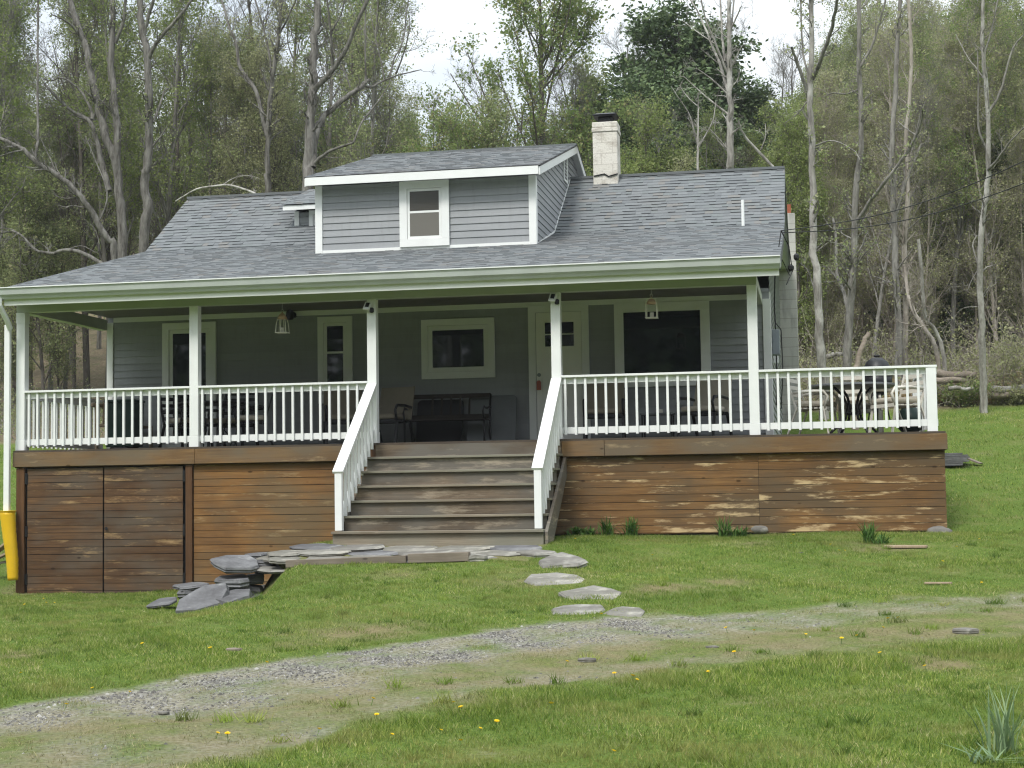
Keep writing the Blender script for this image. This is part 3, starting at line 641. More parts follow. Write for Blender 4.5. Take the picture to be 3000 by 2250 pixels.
mb = MB(); mb.beam((DX1+.006, yd+.09, 3.245), (DX1+.006, 4.877, 3.72), .02, .03); mb.beam((DX1+.006, 4.877, 3.72), (DX1+.006, 6.911, 5.06), .02, .03); mb.build('dormer_flashing', M_trim, dorm)
dw = win('dormer_window', 5.14, 5.965, 3.262, 4.338, yd-.017, .125, parent=dorm, inner=.045, mid=3.83, gm=M_screen)
ex0, ex1 = 3.61, 7.50
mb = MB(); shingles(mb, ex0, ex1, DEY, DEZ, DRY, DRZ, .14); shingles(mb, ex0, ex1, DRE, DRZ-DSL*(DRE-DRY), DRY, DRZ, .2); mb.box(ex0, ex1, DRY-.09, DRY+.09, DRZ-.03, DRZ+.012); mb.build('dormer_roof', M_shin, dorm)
dp = [(DEY+.02, DEZ-.008), (DRY, DRZ-.010), (DRE-.02, DRZ-DSL*(DRE-DRY)-.010)]
mb = MB(); slab(mb, ex0+.015, ex1-.022, dp, .085); mb.build('dormer_soffit', M_trim, dorm)
mb = MB(); slab(mb, ex1-.02, ex1+.003, [(y, z-.012) for y, z in dp], .135); slab(mb, ex0-.003, ex0+.014, [(y, z-.012) for y, z in dp], .135); mb.box(ex0+.015, ex1-.022, DEY-.002, DEY+.018, DEZ-.145, DEZ-.012); mb.build('dormer_fascia', M_trim, dorm, bevel=.002)
mb = MB(); slab(mb, ex1-.02, ex1+.010, [(y, z+.006) for y, z in dp], .016); slab(mb, ex0-.010, ex0+.014, [(y, z+.006) for y, z in dp], .016); mb.build('drip_edge', M_black, dorm)
mb = MB(); vy0, vy1, vz0, vz1 = 6.02, 6.34, 4.86, 5.26; xx = DX1+.017
mb.box(xx, xx+.02, vy0-.04, vy0, vz0-.04, vz1+.04); mb.box(xx, xx+.02, vy1, vy1+.04, vz0-.04, vz1+.04); mb.box(xx, xx+.02, vy0, vy1, vz1, vz1+.04); mb.box(xx, xx+.02, vy0, vy1, vz0-.04, vz0)
for k in range(6): mb.add([(xx, vy0, vz0+.02+k*.065), (xx, vy1, vz0+.02+k*.065), (xx+.018, vy1, vz0-.015+k*.065), (xx+.018, vy0, vz0-.015+k*.065)], [(0, 1, 2, 3)])
mb.build('gable_vent', M_trim, dorm)
# small rear dormer on the left
SX0, SX1, SY = 2.49, 4.1, 5.6
mb = MB(); lap(mb, 1, SY, SX0+.08, SX1, 3.99, 4.40, -1, .11); sdm = mb.build('small_dormer', M_siding, H)
mb = MB(); mb.box(SX0, SX0+.085, SY-.03, SY-.001, 3.93, 4.42); mb.box(SX0+.086, SX1, SY-.03, SY-.002, 3.93, 3.985); mb.build('dormer_trim', M_trim, sdm)
mb = MB(); mb.ext([(SY, 4.10), (SY, 4.44), (6.8, 4.93), (6.8, 4.90)], 0, SX0+.01, SX0+.03); mb.build('dormer_side_wall', M_siding, sdm)
win('dormer_window', 2.775, 3.32, 3.99, 4.42, SY-.018, .075, parent=sdm, inner=.03)
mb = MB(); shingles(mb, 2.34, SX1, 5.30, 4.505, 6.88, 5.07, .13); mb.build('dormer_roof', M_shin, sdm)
mb = MB(); slab(mb, 2.355, SX1, [(5.32, 4.49), (6.88, 5.055)], .085); mb.build('dormer_soffit', M_trim, sdm)
# chimneys, vent pipe, electrics
mb = MB(); mb.box(7.84, 8.29, 6.60, 7.05, 4.80, 5.80); mb.box(7.825, 8.305, 6.585, 7.065, 5.802, 5.88); mb.box(7.832, 8.298, 6.592, 7.058, 5.882, 5.985)
ch = mb.build('chimney', M_chim, H, bevel=.012)
mb = MB()
for a in (7.95, 8.18):
    for b in (6.70, 6.95): mb.box(a-.012, a+.012, b-.012, b+.012, 5.985, 6.10)
mb.box(7.93, 8.20, 6.68, 6.97, 5.987, 6.07)
mb.box(7.86, 8.27, 6.62, 7.03, 6.10, 6.13); mb.add([(7.84, 6.60, 6.13), (8.29, 6.60, 6.13), (8.29, 7.05, 6.13), (7.84, 7.05, 6.13), (7.92, 6.70, 6.17), (8.21, 6.70, 6.17), (8.21, 6.95, 6.17), (7.92, 6.95, 6.17)], [(3, 2, 1, 0), (4, 5, 6, 7), (0, 1, 5, 4), (1, 2, 6, 5), (2, 3, 7, 6), (3, 0, 4, 7)])
mb.build('chimney_cap', M_black, ch)
mb = MB(); mb.tube([(7.85, 6.59, 4.99), (8.05, 6.585, 5.02), (8.12, 6.585, 4.97), (8.29, 6.585, 5.01)], .012, 5); mb.build('flashing_tar', M_black, ch)
CY0 = 11.72
mb = MB(); mb.box(11.0, 11.40, CY0, CY0+.5, -1.2, 5.02); bc = mb.build('chimney', M_block, H, bevel=.01); bc['label'] = 'grey cinder block chimney on the right rear wall'
mb = MB(); mb.box(11.10, 11.32, CY0+.08, CY0+.40, 5.02, 5.22); mb.build('flue_tile', M_clay, bc)
mb = MB(); mb.tube([(10.597, 4.62, 3.55), (10.597, 4.62, 4.065)], .026, 10); mb.build('vent_pipe', M_white, H)
mb = MB(); mb.box(XR+.012, XR+.13, 3.75, 4.05, 1.40, 1.80); mx_ = mb.build('electric_meter', M_meter, H, bevel=.01)
mb = MB(); mb.tube([(XR+.07, 3.9, 1.8), (XR+.06, 3.85, 2.2), (XR+.10, 3.6, 2.9), (XR+.2, 2.6, 2.85)], .011, 6); mb.tube([(XR+.07, 3.9, 1.4), (XR+.07, 3.9, 1.1), (XR+.05, 4.0, .6)], .012, 6)
mb.tube([(XR+.05, 4.6, 2.0), (XR+.14, 4.9, 1.9), (XR+.15, 5.0, 1.2), (XR+.1, 5.2, .6)], .009, 6); mb.build('conduit', M_wire, mx_)
box('junction_box', M_trim, mx_, XR+.012, XR+.09, 4.45, 4.62, 1.32, 1.48)
# service wires
wa = Vector((XR+.245, .9, 2.93))
wires = thing('power_line', 'pair of black overhead service wires running to the right roof edge', 'wire', wa)
for (q, k) in (((3150, 400), 0), ((3150, 470), 1)):
    e = Vector(at(q[0], q[1], y=-3.0)); pts = []
    for i_ in range(15):
        s_ = i_/14; v_ = wa.lerp(e, s_); v_.z -= .22*math.sin(math.pi*s_)+.03*k; pts.append(v_)
    MB().tube(pts, .0065, 6).build('cable', M_wire, wires)
mb = MB(); mb.tube([wa, wa+Vector((.1, .2, -.2)), wa+Vector((.14, .3, -.55)), wa+Vector((.05, .2, -.75))], .008, 6); mb.tube([wa, wa+Vector((-.05, 0, -.3)), wa+Vector((.1, .2, -.62))], .007, 6); mb.lathe([(.02, -.05), (.045, -.02), (.045, .02), (.02, .05)], tuple(wa+Vector((.12, .3, -.5)))); mb.lathe([(.02, -.05), (.04, -.02), (.04, .02), (.02, .05)], tuple(wa+Vector((.2, .4, -.33)))); mb.build('insulator', M_wire, wires)
#FURN
# ------------------------------------------------------------------ things on the porch
def lantern(px, py, y, label, open_):
    c = at(px, py, y=y); t_ = thing('lantern', label, 'lantern', c)
    mb = MB()
    if open_:
        h0, h1, w_ = -.145, .12, .075
        mb.box(-w_-.012, w_+.012, -w_, w_, h0-.012, h0)
        for sx in (-1, 1): mb.box(sx*w_-.006, sx*w_+.006, -w_, -w_+.014, h0, .05); mb.box(sx*w_-.006, sx*w_+.006, w_-.014, w_, h0, .05)
        for yy in (-w_+.007, w_-.007):
            mb.tube([(w_*math.cos(a), yy, .05+w_*.95*math.sin(a)) for a in np.linspace(0, math.pi, 9)], .007, 5)
    else:
        h0, w_ = -.15, .07
        mb.box(-w_-.018, w_+.018, -w_-.018, w_+.018, h0-.012, h0)
        for sx in (-1, 0, 1):
            for sy in (-1, 1): mb.tube([(sx*(w_+.008), sy*(w_+.008)*(1 if sx else 1.05), h0), (sx*w_*.98, sy*w_*.98, -.02), (sx*w_*.8, sy*w_*.8, .04)], .006, 5)
    mb.build('frame', M_cream, t_, world=False)
    mb = MB(); mb.lathe([(.075, .045), (.06, .085), (.03, .125), (.012, .135), (.012, .15)], n=14); mb.build('cap', M_copper, t_, world=False, smooth=True)
    mb = MB(); mb.tube([(.02*math.cos(a), 0, .165+.02*math.sin(a)) for a in np.linspace(0, 6.28, 11)], .003, 5, cap=False); mb.tube([(0, 0, .18), (0, 0, float(2.275-c[2]))], .003, 5); mb.build('hanging_ring', M_cream, t_, world=False)
    mb = MB(); mb.lathe([(.028, h0), (.028, h0+.07)], n=12); mb.build('candle', M_cream, t_, world=False, smooth=True)
lantern(827, 944, .30, 'closed ivory metal lantern with copper cap hanging near the left window', False)
lantern(1909, 900, .30, 'open arched ivory lantern hanging in front of the picture window', True)
def solar(x, px, py, label):
    c = at(px, py, y=-.06); t_ = thing('solar_light', label, 'light', c)
    M = Matrix.Rotation(R_(-35), 4, 'X')@Matrix.Rotation(R_(8), 4, 'Y')
    MB().box(-.05, .05, -.01, .012, -.07, .07, M=M).build('housing', M_white, t_, world=False, bevel=.004)
    MB().box(-.028, .028, -.014, -.0105, -.03, .05, M=M).build('solar_panel', M_black, t_, world=False)
    mb = MB(); mb.tube([(.02, .01, -.03), (.06, .055, -.075)], .012, 6); mb.lathe([(.012, -.09), (.032, -.08), (.032, -.03), (.02, -.015)], (.055, .03, -.01), 12); mb.build('lamp_head', M_black, t_, world=False)
solar(0, 1076, 896, 'small white solar light on the post left of the stairs'); solar(0, 1619, 871, 'small white solar light on the post right of the stairs')
def patio_chair(label, loc, rz, group, slat=True, mat=M_cream, cush=M_cush, name='patio_chair'):
    t_ = thing(name, label, 'chair', loc, group, rz)      # faces -y in local space
    w_ = .29
    for sx in (-1, 1):
        mb = MB(); mb.beam((sx*w_, -.27, 0), (sx*w_, -.20, .42), .045, .018, up=(0, 1, 0)); mb.build('leg', mat, t_, world=False)
        mb = MB(); mb.beam((sx*w_, .34, 0), (sx*w_, .18, .42), .045, .018, up=(0, 1, 0)); mb.build('leg', mat, t_, world=False)
        mb = MB(); mb.tube([(sx*w_, -.21, .40), (sx*w_, -.26, .56), (sx*w_, -.20, .635), (sx*w_, .05, .64), (sx*w_, .24, .62)], [.02, .022, .024, .024, .02], 6); mb.build('armrest', mat, t_, world=False, smooth=True)
    mb = MB(); mb.box(-w_, w_, -.24, -.20, .37, .42); mb.box(-w_, w_, .18, .22, .37, .42)
    for k in range(5): mb.box(-w_+.02, w_-.02, -.18+k*.075, -.13+k*.075, .39, .41)
    mb.build('seat', mat, t_, world=False)
    mb = MB()
    for sx in (-1, 1): mb.beam((sx*w_, .20, .40), (sx*(w_-.01), .36, .95), .035, .02, up=(0, 1, 0))
    if slat:
        for k in range(5): zz = .50+k*.105; mb.beam((-w_, .20+(zz-.4)*.29, zz), (w_, .20+(zz-.4)*.29, zz), .012, .055, up=(0, 0, 1))
    else:
        mb.ext([(.20, .42), (.355, .95), (.375, .95), (.225, .42)], 0, -w_+.01, w_-.01)
    mb.build('backrest', mat if slat else cush, t_, world=False)
    if cush:
        mb = MB(); mb.box(-w_+.03, w_-.03, -.25, .20, .425, .505); mb.build('cushion', cush, t_, world=False, bevel=.03)
    return t_
patio_chair('cream slatted patio chair nearest the house corner on the open deck', (11.68, 1.35, 0), R_(75), 'patio chairs on the open deck')
patio_chair('cream slatted patio chair beside the right corner post of the deck', (12.80, .95, 0), R_(-60), 'patio chairs on the open deck')
patio_chair('cream slatted patio chair at the back of the round table', (12.35, 2.35, 0), R_(-5), 'patio chairs on the open deck')
t_ = thing('patio_table', 'round dark patio table with curved black legs on the open deck', 'table', (12.22, 1.45, 0))
MB().lathe([(.60, .705), (.63, .71), (.63, .735), (.60, .74)], n=28).build('table_top', M_greyplast, t_, world=False)
for k in range(4):
    a = k*math.pi/2+.5; c_, s_ = math.cos(a), math.sin(a)
    MB().tube([(c_*.42, s_*.42, .01), (c_*.32, s_*.32, .10), (c_*.13, s_*.13, .25), (c_*.09, s_*.09, .42), (c_*.16, s_*.16, .58), (c_*.30, s_*.30, .70)], .020, 6).build('leg', M_black, t_, world=False, smooth=True)
MB().lathe([(.10, .30), (.12, .31), (.12, .33), (.10, .34)], n=12).build('ring', M_black, t_, world=False)
t_ = thing('grill', 'black kettle grill with domed lid behind the deck chairs', 'grill', (12.60, 2.2, .0))
t_.scale = (.78, .78, 1.2)
MB().lathe([(.06, .50), (.20, .56), (.27, .66), (.28, .74)], n=20).build('bowl', M_black, t_, world=False, smooth=True)
MB().lathe([(.285, .745), (.27, .84), (.20, .93), (.10, .975), (.03, .985)], n=20).build('lid', M_black, t_, world=False, smooth=True)
for k in range(3):
    a = 2.1*k+.4; MB().tube([(.12*math.cos(a), .12*math.sin(a), .56), (.3*math.cos(a), .3*math.sin(a), 0)], .014, 6).build('leg', M_black, t_, world=False)
mb = MB(); mb.box(-.06, .06, -.02, .02, .99, 1.02); mb.build('lid_handle', M_black, t_, world=False, bevel=.02)
def lump(name, label, cat, loc, sx, sy, sz, mat, seed=1, group=None):
    rr = random.Random(seed); V = []; F = []; nu, nv = 12, 7
    for j in range(nv+1):
        ph = math.pi*j/nv
        for i in range(nu):
            th = 2*math.pi*i/nu; k = 1+rr.uniform(-.13, .13)
            V.append((sx*math.sin(ph)*math.cos(th)*k, sy*math.sin(ph)*math.sin(th)*k, sz*(1-math.cos(ph))/2*(1+rr.uniform(-.05, .05))))
    F = [(j*nu+i, j*nu+(i+1) % nu, (j+1)*nu+(i+1) % nu, (j+1)*nu+i) for j in range(nv) for i in range(nu)]
    o = MB().add(V, F).build(name, mat, smooth=True); o.location = loc; return tag(o, label, cat, group)
lump('trash_bag', 'dark green plastic bag on the deck behind the corner chair', 'bag', (13.0, 1.5, 0), .20, .18, .42, M_darkgreen)
# dark bin
t_ = thing('storage_bin', 'tall dark green bin behind the left porch railing', 'bin', (1.18, 1.2, 0))
MB().ext([(-.22, .06), (.22, .06), (.235, .74), (-.235, .74)], 1, -.2, .2).build('body', M_darkgreen, t_, world=False, bevel=.01)
MB().box(-.25, .25, -.22, .22, .742, .785).build('lid', M_darkgreen, t_, world=False, bevel=.01)
MB().lathe([(.20, .0), (.22, .02), (.22, .055), (.20, .055)], n=18).build('base', M_black, t_, world=False)
# rustic log bench at the left end
t_ = thing('log_bench', 'rustic pale log bench at the left end of the porch', 'bench', (.55, 2.1, 0))
mb = MB(); mb.tube([(-.05, -.6, .74), (.0, 0, .76), (.02, .62, .74)], .035, 8); mb.build('top_rail', M_logz, t_, world=False, smooth=True)
for k in range(6): MB().tube([(.0, -.5+k*.2, .42), (.0, -.5+k*.2+.01, .83)], .018, 6).build('upright', M_logz, t_, world=False)
for k in range(4): MB().tube([(.0 if k < 2 else .42, (-.55 if k % 2 else .58), 0), (.0 if k < 2 else .42, (-.55 if k % 2 else .58), .76 if k < 2 else .44)], .03, 7).build('leg', M_logz, t_, world=False)
mb = MB(); [mb.box(.0, .44, -.6+k*.2, -.41+k*.2, .40, .44) for k in range(6)]; mb.build('seat', M_logz, t_, world=False)
# wrought iron set
t_ = thing('iron_table', 'oval black wrought iron table behind the left railing', 'table', (2.55, 1.35, 0))
mb = MB(); mb.lathe([(.50, .69), (.52, .70), (.52, .72), (.50, .725)], n=24); mb.build('table_top', M_black, t_, world=False)
for k in range(4):
    a = k*math.pi/2+.8; c_, s_ = math.cos(a), math.sin(a)
    MB().tube([(c_*(.36+.05*math.cos(q)), s_*(.36+.05*math.cos(q)), .06+.05*math.sin(q)) for q in np.linspace(-4, 1, 10)]+[(c_*.2, s_*.2, .3), (c_*.28, s_*.28, .55), (c_*.42, s_*.42, .69)], .011, 5).build('leg', M_black, t_, world=False)
patio_chair('black iron porch chair with beige cushion left of the iron table', (2.0, 1.7, 0), R_(60), 'black iron porch chairs', mat=M_black)
patio_chair('black iron porch chair with beige cushion right of the iron table', (3.15, 1.45, 0), R_(-70), 'black iron porch chairs', mat=M_black)
patio_chair('black iron porch chair with beige cushion behind the iron table', (2.6, 2.1, 0), R_(-5), 'black iron porch chairs', mat=M_black)
patio_chair('tan sling chair half hidden behind the stair post', (5.15, 2.05, 0), R_(-15), 'tan sling porch chairs', slat=False, mat=M_black, cush=M_sling, name='sling_chair')
patio_chair('tan sling chair behind the left railing near the stairs', (4.5, 1.9, 0), R_(20), 'tan sling porch chairs', slat=False, mat=M_black, cush=M_sling, name='sling_chair')
patio_chair('tan sling chair beside the front door', (8.55, 2.0, 0), R_(5), 'tan sling porch chairs', slat=False, mat=M_black, cush=M_sling, name='sling_chair')
patio_chair('tan sling chair under the right edge of the picture window', (10.05, 1.95, 0), R_(-25), 'tan sling porch chairs', slat=False, mat=M_black, cush=M_cush, name='sling_chair')
t_ = thing('side_table', 'small low side table under the picture window', 'table', (9.35, 2.1, 0))
MB().box(-.25, .25, -.2, .2, .40, .425).build('table_top', M_greyplast, t_, world=False)
for a in (-.22, .22):
    for b in (-.17, .17): MB().box(a-.012, a+.012, b-.012, b+.012, 0, .398).build('leg', M_black, t_, world=False)
MB().box(-.22, .22, -.18, .18, .18, .20).build('shelf', M_black, t_, world=False)
o = MB().lathe([(.05, 0), (.055, .05), (.05, .055)], n=12).build('ashtray', M_cream); o.location = (9.38, 2.05, .426); tag(o, 'small pale dish on the low side table', 'dish')
# garden bench and folded tables leaning on the wall
t_ = thing('garden_bench', 'dark wooden garden bench with curved iron arms against the wall', 'bench', (6.05, 2.3, 0))
for sx in (-1, 1):
    mb = MB(); x_ = sx*.63
    mb.tube([(x_, -.25, 0), (x_, -.22, .2), (x_, -.24, .40)], .018, 6); mb.tube([(x_, .28, 0), (x_, .2, .2), (x_, .2, .40), (x_, .30, .82)], .018, 6)
    mb.tube([(x_, -.24, .40), (x_, -.3, .52), (x_, -.22, .60), (x_, .0, .58), (x_, .22, .62)], .016, 6); mb.build('side_frame', M_black, t_, world=False, smooth=True)
mb = MB(); [mb.box(-.64, .64, -.26+k*.09, -.19+k*.09, .40, .42) for k in range(5)]; mb.build('seat', M_bench, t_, world=False)
mb = MB(); [mb.beam((-.63, .20+(z_-.4)*.24, z_), (.63, .20+(z_-.4)*.24, z_), .018, .07) for z_ in (.47, .80)]; [mb.beam((-.3+k*.15, .215, .48), (-.3+k*.15, .29, .79), .03, .012, up=(0, 1, 0)) for k in range(5)]; mb.build('backrest', M_bench, t_, world=False)
def leaner(name, label, x0, x1, h, y, mat):
    t_ = thing(name, label, 'table', ((x0+x1)/2, y, 0)); r_ = .07; w_ = (x1-x0)/2
    pts = []
    for cx, cz, a0 in ((w_-r_, h-r_, 0), (-w_+r_, h-r_, 90), (-w_+r_, r_, 180), (w_-r_, r_, 270)):
        for k in range(5): a = R_(a0+k*22.5); pts.append((cx+r_*math.cos(a), cz+r_*math.sin(a)))
    V0 = [(px_, .0+.22*(pz_/h), pz_) for px_, pz_ in pts]; V1 = [(a, b+.035, c_) for a, b, c_ in V0]; n = len(pts)
    MB().add(V0+V1, [tuple(range(n)), tuple(range(n, 2*n))[::-1]]+[(i, n+i, n+(i+1) % n, (i+1) % n) for i in range(n)]).build('table_top', mat, t_, world=False)
    for sx in (-1, 1): MB().tube([(sx*(w_-.12), .06, .1), (sx*(w_-.12), .22, h-.15)], .012, 5).build('leg', M_black, t_, world=False)
leaner('folded_table', 'dark grey folded table leaning on the wall beside the front door', 6.30, 7.08, .80, 2.5, M_greyplast)
leaner('folded_table', 'black folded table leaning on the wall behind the bench', 5.45, 6.2, .76, 2.6, M_black)
o = MB().box(-.25, .25, -.15, .15, 0, .02).build('shoe_tray', M_black); o.location = (8.35, 2.3, 0); tag(o, 'black rubber shoe tray on the porch floor by the door', 'tray')
# yellow flexible spout under the downspout
mb = MB(); c0 = at(22, 1502, y=-.17); pts = [c0+np.array([0, 0, .03]), c0, at(27, 1560, y=-.18), at(36, 1640, y=-.2), at(38, 1700, y=-.22)]
pr = []; rr = []
for k in range(29):
    s_ = k/28*(len(pts)-1); j = min(int(s_), len(pts)-2); f_ = s_-j; pr.append(tuple(pts[j]*(1-f_)+pts[j+1]*f_)); rr.append((.125-.05*k/28)*(1+.04*(k % 2)))
o = mb.tube(pr, rr, 14).build('drain_hose', M_yellow, smooth=True); tag(o, 'bright yellow ribbed drain hose under the left downspout', 'hose')
# ------------------------------------------------------------------ stones, slabs, timber
def stone_mesh(sx, sy, th, seed, n=8, pts=False):
    rr = random.Random(seed); ang = sorted([2*math.pi*(k+rr.uniform(-.3, .3))/n for k in range(n)]); V = []
    rad = [1*rr.uniform(.70, 1.14) for _ in ang]; tj = [rr.uniform(-.06, .06) for _ in ang]
    for (k_, z_) in ((.86, 0), (1.0, th*.28), (.95, th*.45), (1.02, th*.62), (.97, th*.86), (.93, th)):
        for a, q, tz in zip(ang, rad, tj):
            j = rr.uniform(-.02, .02); V.append((sx*q*(k_+j)*math.cos(a), sy*q*(k_+j)*math.sin(a), z_+(tz+rr.uniform(-.05, .05))*th))
    V.append((0, 0, th*rr.uniform(.97, 1.04))); V.append((0, 0, 0)); m = len(V)
    F = [(l*n+i, l*n+(i+1) % n, (l+1)*n+(i+1) % n, (l+1)*n+i) for l in range(5) for i in range(n)]
    F += [(5*n+i, 5*n+(i+1) % n, m-2) for i in range(n)]+[((i+1) % n, i, m-1) for i in range(n)]
    return MB().add(V, F)
def rock(name, label, cat, loc, sx, sy, th, mat, seed, rz=0, tilt=(0, 0), group=None):
    o = stone_mesh(sx, sy, th, seed).build(name, mat, bevel=min(.004, th*.05)); o.location = tuple(float(v) for v in loc); o.rotation_euler = (tilt[0], tilt[1], rz); return tag(o, label, cat, group)
def pxrock(name, label, cat, l, r, t, b, y, dp, mat, seed, rz=0, tilt=(0, 0), group=None):
    c = at((l+r)/2, b, y=y); c2 = at((l+r)/2, t, y=y); wd = (r-l)/2/(F_PX/(y-CAMY))
    return rock(name, label, cat, (c[0], c[1]+dp*.5, c[2]), wd*1.05, dp, max(.03, (c2[2]-c[2])), mat, seed, rz, tilt, group)
GS = 'stacked slate wall at the left end of the patio'
pxrock('slate_slab', 'broad pale slate slab topmost of the stone stack', 'stone', 604, 763, 1646, 1668, -3.05, .34, M_slate, 3, .1, (R_(12), R_(9)), GS)
pxrock('slate_slab', 'thick slate slab second from the top of the stone stack', 'stone', 601, 731, 1692, 1720, -3.1, .30, M_slate, 4, -.2, (R_(6), R_(2)), GS)
pxrock('slate_slab', 'dark slate slab third from the top of the stone stack', 'stone', 606, 722, 1722, 1748, -3.0, .30, M_slate, 5, .4, (R_(4), R_(-5)), GS)
pxrock('slate_slab', 'small slate block right of the lower stone stack', 'stone', 668, 766, 1716, 1752, -2.85, .25, M_slate, 6, .2, (0, R_(6)), GS)
pxrock('slate_slab', 'dark slate wedge between the stacked slabs on the right', 'stone', 690, 778, 1684, 1712, -2.75, .25, M_slate, 16, .2, (0, R_(-4)), GS)
pxrock('slate_slab', 'rough slate at the upper right of the stone stack', 'stone', 735, 812, 1640, 1664, -2.6, .28, M_slate, 7, 0, (0, R_(3)), GS)
pxrock('slate_slab', 'thin slate under the upper right of the stone stack', 'stone', 742, 806, 1664, 1682, -2.6, .25, M_slate, 8, 0, (0, 0), GS)
pxrock('slate_slab', 'narrow flat slate at the back of the stone stack', 'stone', 700, 792, 1622, 1638, -2.2, .35, M_slate, 9, .3, (0, R_(-3)), GS)
pxrock('step_slab', 'upper grey bluestone step beside the brown ground doors', 'step', 497, 604, 1714, 1728, -2.75, .32, M_slate, 10, -.1, (R_(3), 0), 'bluestone steps')
pxrock('step_slab', 'thick block under the upper bluestone step', 'step', 506, 600, 1729, 1752, -2.8, .28, M_slate, 11, .1, (0, 0), 'bluestone steps')
pxrock('step_slab', 'lowest thin bluestone step tipped into the grass', 'step', 411, 508, 1764, 1774, -3.1, .30, M_slate, 12, .05, (R_(8), R_(-7)), 'bluestone steps')
pxrock('boulder', 'large tilted slate boulder at the foot of the stone stack', 'stone', 516, 665, 1742, 1806, -3.8, .45, M_slate, 13, -.4, (R_(22), R_(8)), GS)
pxrock('boulder', 'long dark slate boulder right of the tilted one', 'stone', 600, 735, 1745, 1795, -3.7, .38, M_slate, 14, .15, (R_(8), R_(-3)), GS)
pxrock('slate_slab', 'squat slate block propping the second slab', 'stone', 600, 680, 1748, 1772, -3.1, .28, M_slate, 17, .3, (0, R_(3)), GS)
pxrock('slate_slab', 'small dark slate at the right foot of the stone stack', 'stone', 700, 775, 1752, 1775, -3.2, .25, M_slate, 18, .1, (R_(6), R_(-6)), GS)
pxrock('flagstone', 'grey slab bridging the stone stack and the patio', 'paving stone', 770, 905, 1618, 1632, -2.6, .34, M_path, 61, 0, (R_(4), 0))
pxrock('flagstone', 'brownish slab at the left end of the long edging timber', 'paving stone', 760, 880, 1636, 1650, -2.95, .25, M_path, 62, .1, (R_(4), R_(3)))
# patio flagstones in front of the stairs
k = 0
names_row = ['near the stone stack', 'left of the stairs', 'at the left newel', 'in front of the stairs', 'below the middle of the stairs', 'right of centre before the stairs', 'at the right newel']
for row, (yy, nn, x0, x1) in enumerate(((-1.98, 6, 4.3, 8.2), (-2.38, 7, 4.1, 8.25), (-2.80, 6, 4.25, 7.7))):
    for j in range(nn):
        x = x0+(j+.5)*(x1-x0)/nn+random.uniform(-.08, .08); wx = (x1-x0)/nn*random.uniform(.62, .74); k += 1
        o = rock('flagstone', 'flat grey patio flagstone in the %s row %s' % (('rear', 'middle', 'front')[row], names_row[j]), 'paving stone', (x, yy+random.uniform(-.05, .05), float(gz(x, yy))-.028), wx, random.uniform(.29, .36), .05, (M_path, M_path, M_slate, M_lich)[k % 4], 40+k, random.uniform(-.15, .15), (R_(4), random.uniform(-.02, .02)), 'patio flagstones before the stairs')
def timber(name, label, a, b, y, h, th, mat, group=None):
    A = at(*a, y=y); B = at(*b, y=y); mb = MB(); mb.beam(A, B, th, h); return tag(mb.build(name, mat, bevel=.006), label, 'timber', group)
timber('timber_edging', 'long weathered timber edging the patio front', (840, 1652), (1192, 1638), -3.12, .09, .10, M_log, 'timbers edging the patio')
timber('timber_edging', 'short thicker timber edging right of the long one', (1198, 1636), (1376, 1630), -3.14, .11, .12, M_log, 'timbers edging the patio')
rock('flagstone', 'loose lichen covered stone at the right end of the edging timber', 'paving stone', (G(1405, 1640)[0], -3.1, G(1405, 1640)[2]-.04), .17, .12, .10, M_path, 71)
step = [((1514, 1607), (1626, 1607), 1618, 1634, .10, 'topmost pale stepping stone right of the patio'), ((1575, 1640), (1716, 1640), 1640, 1668, .16, 'thick pale stepping stone, second down the slope'), ((1536, 1700), (1718, 1700), 1686, 1718, .05, 'flat diamond stepping stone, third down the slope'),
        ((1635, 1745), (1842, 1745), 1730, 1762, .06, 'widest flat stepping stone, fourth down the slope'), ((1608, 1790), (1763, 1790), 1776, 1803, .06, 'pale lichen stepping stone beside the drive edge'), ((1768, 1795), (1906, 1795), 1785, 1806, .04, 'grey stepping stone nearest the gravel, right of the pale one')]
for k, (a, b, t0, t1, th, lb) in enumerate(step):
    g0, g1 = G((a[0]+b[0])/2, t0), G((a[0]+b[0])/2, t1); dpt = min(max((g0[1]-g1[1])/2, .2), .55); c = (g0+g1)/2
    wd = (b[0]-a[0])/2/(F_PX/(c[1]-CAMY))
    rock('stepping_stone', lb, 'stepping stone', (c[0], c[1], float(gz(c[0], c[1]))-.02), wd*1.06, dpt, th*.45+.02, M_lich if k in (0, 1, 4) else M_path, 90+k, .1, (R_(7), 0), 'stepping stones down the slope')
for k, (px_, py_, s_, lb) in enumerate(((1645, 1556, .13, 'rounded stone beside the stairs on the right'), (2228, 1562, .17, 'pale round footing stone under the middle skirt seam'), (2768, 1578, .17, 'pale round footing stone under the right deck corner'), (1619, 1560, .07, 'small white stone at the foot of the stringer'))):
    g = G(px_, py_); lump('footing_stone', lb, 'stone', (g[0], max(g[1], -.16), float(gz(g[0], g[1]))-.03), s_, s_*.7, s_*.95, M_lich, 20+k)
for k, (px_, py_, s_, lb) in enumerate(((1724, 1936, .075, 'flat white stone on the near edge of the gravel'), (2829, 1853, .10, 'pale pointed stone on the gravel at the far right'), (2088, 1896, .05, 'small pale stone in the middle of the gravel'), (2345, 1619, .035, 'small white pebble on the lawn before the skirt'), (682, 1906, .07, 'brown lump of soil on the grass left of the drive'), (480, 2087, .04, 'small pale stone on the left gravel track'))):
    g = G(px_, py_); rock('loose_stone', lb, 'stone', (g[0], g[1], g[2]-.012), s_, s_*.7, s_*.45, M_lich if k != 4 else M_log, 120+k)
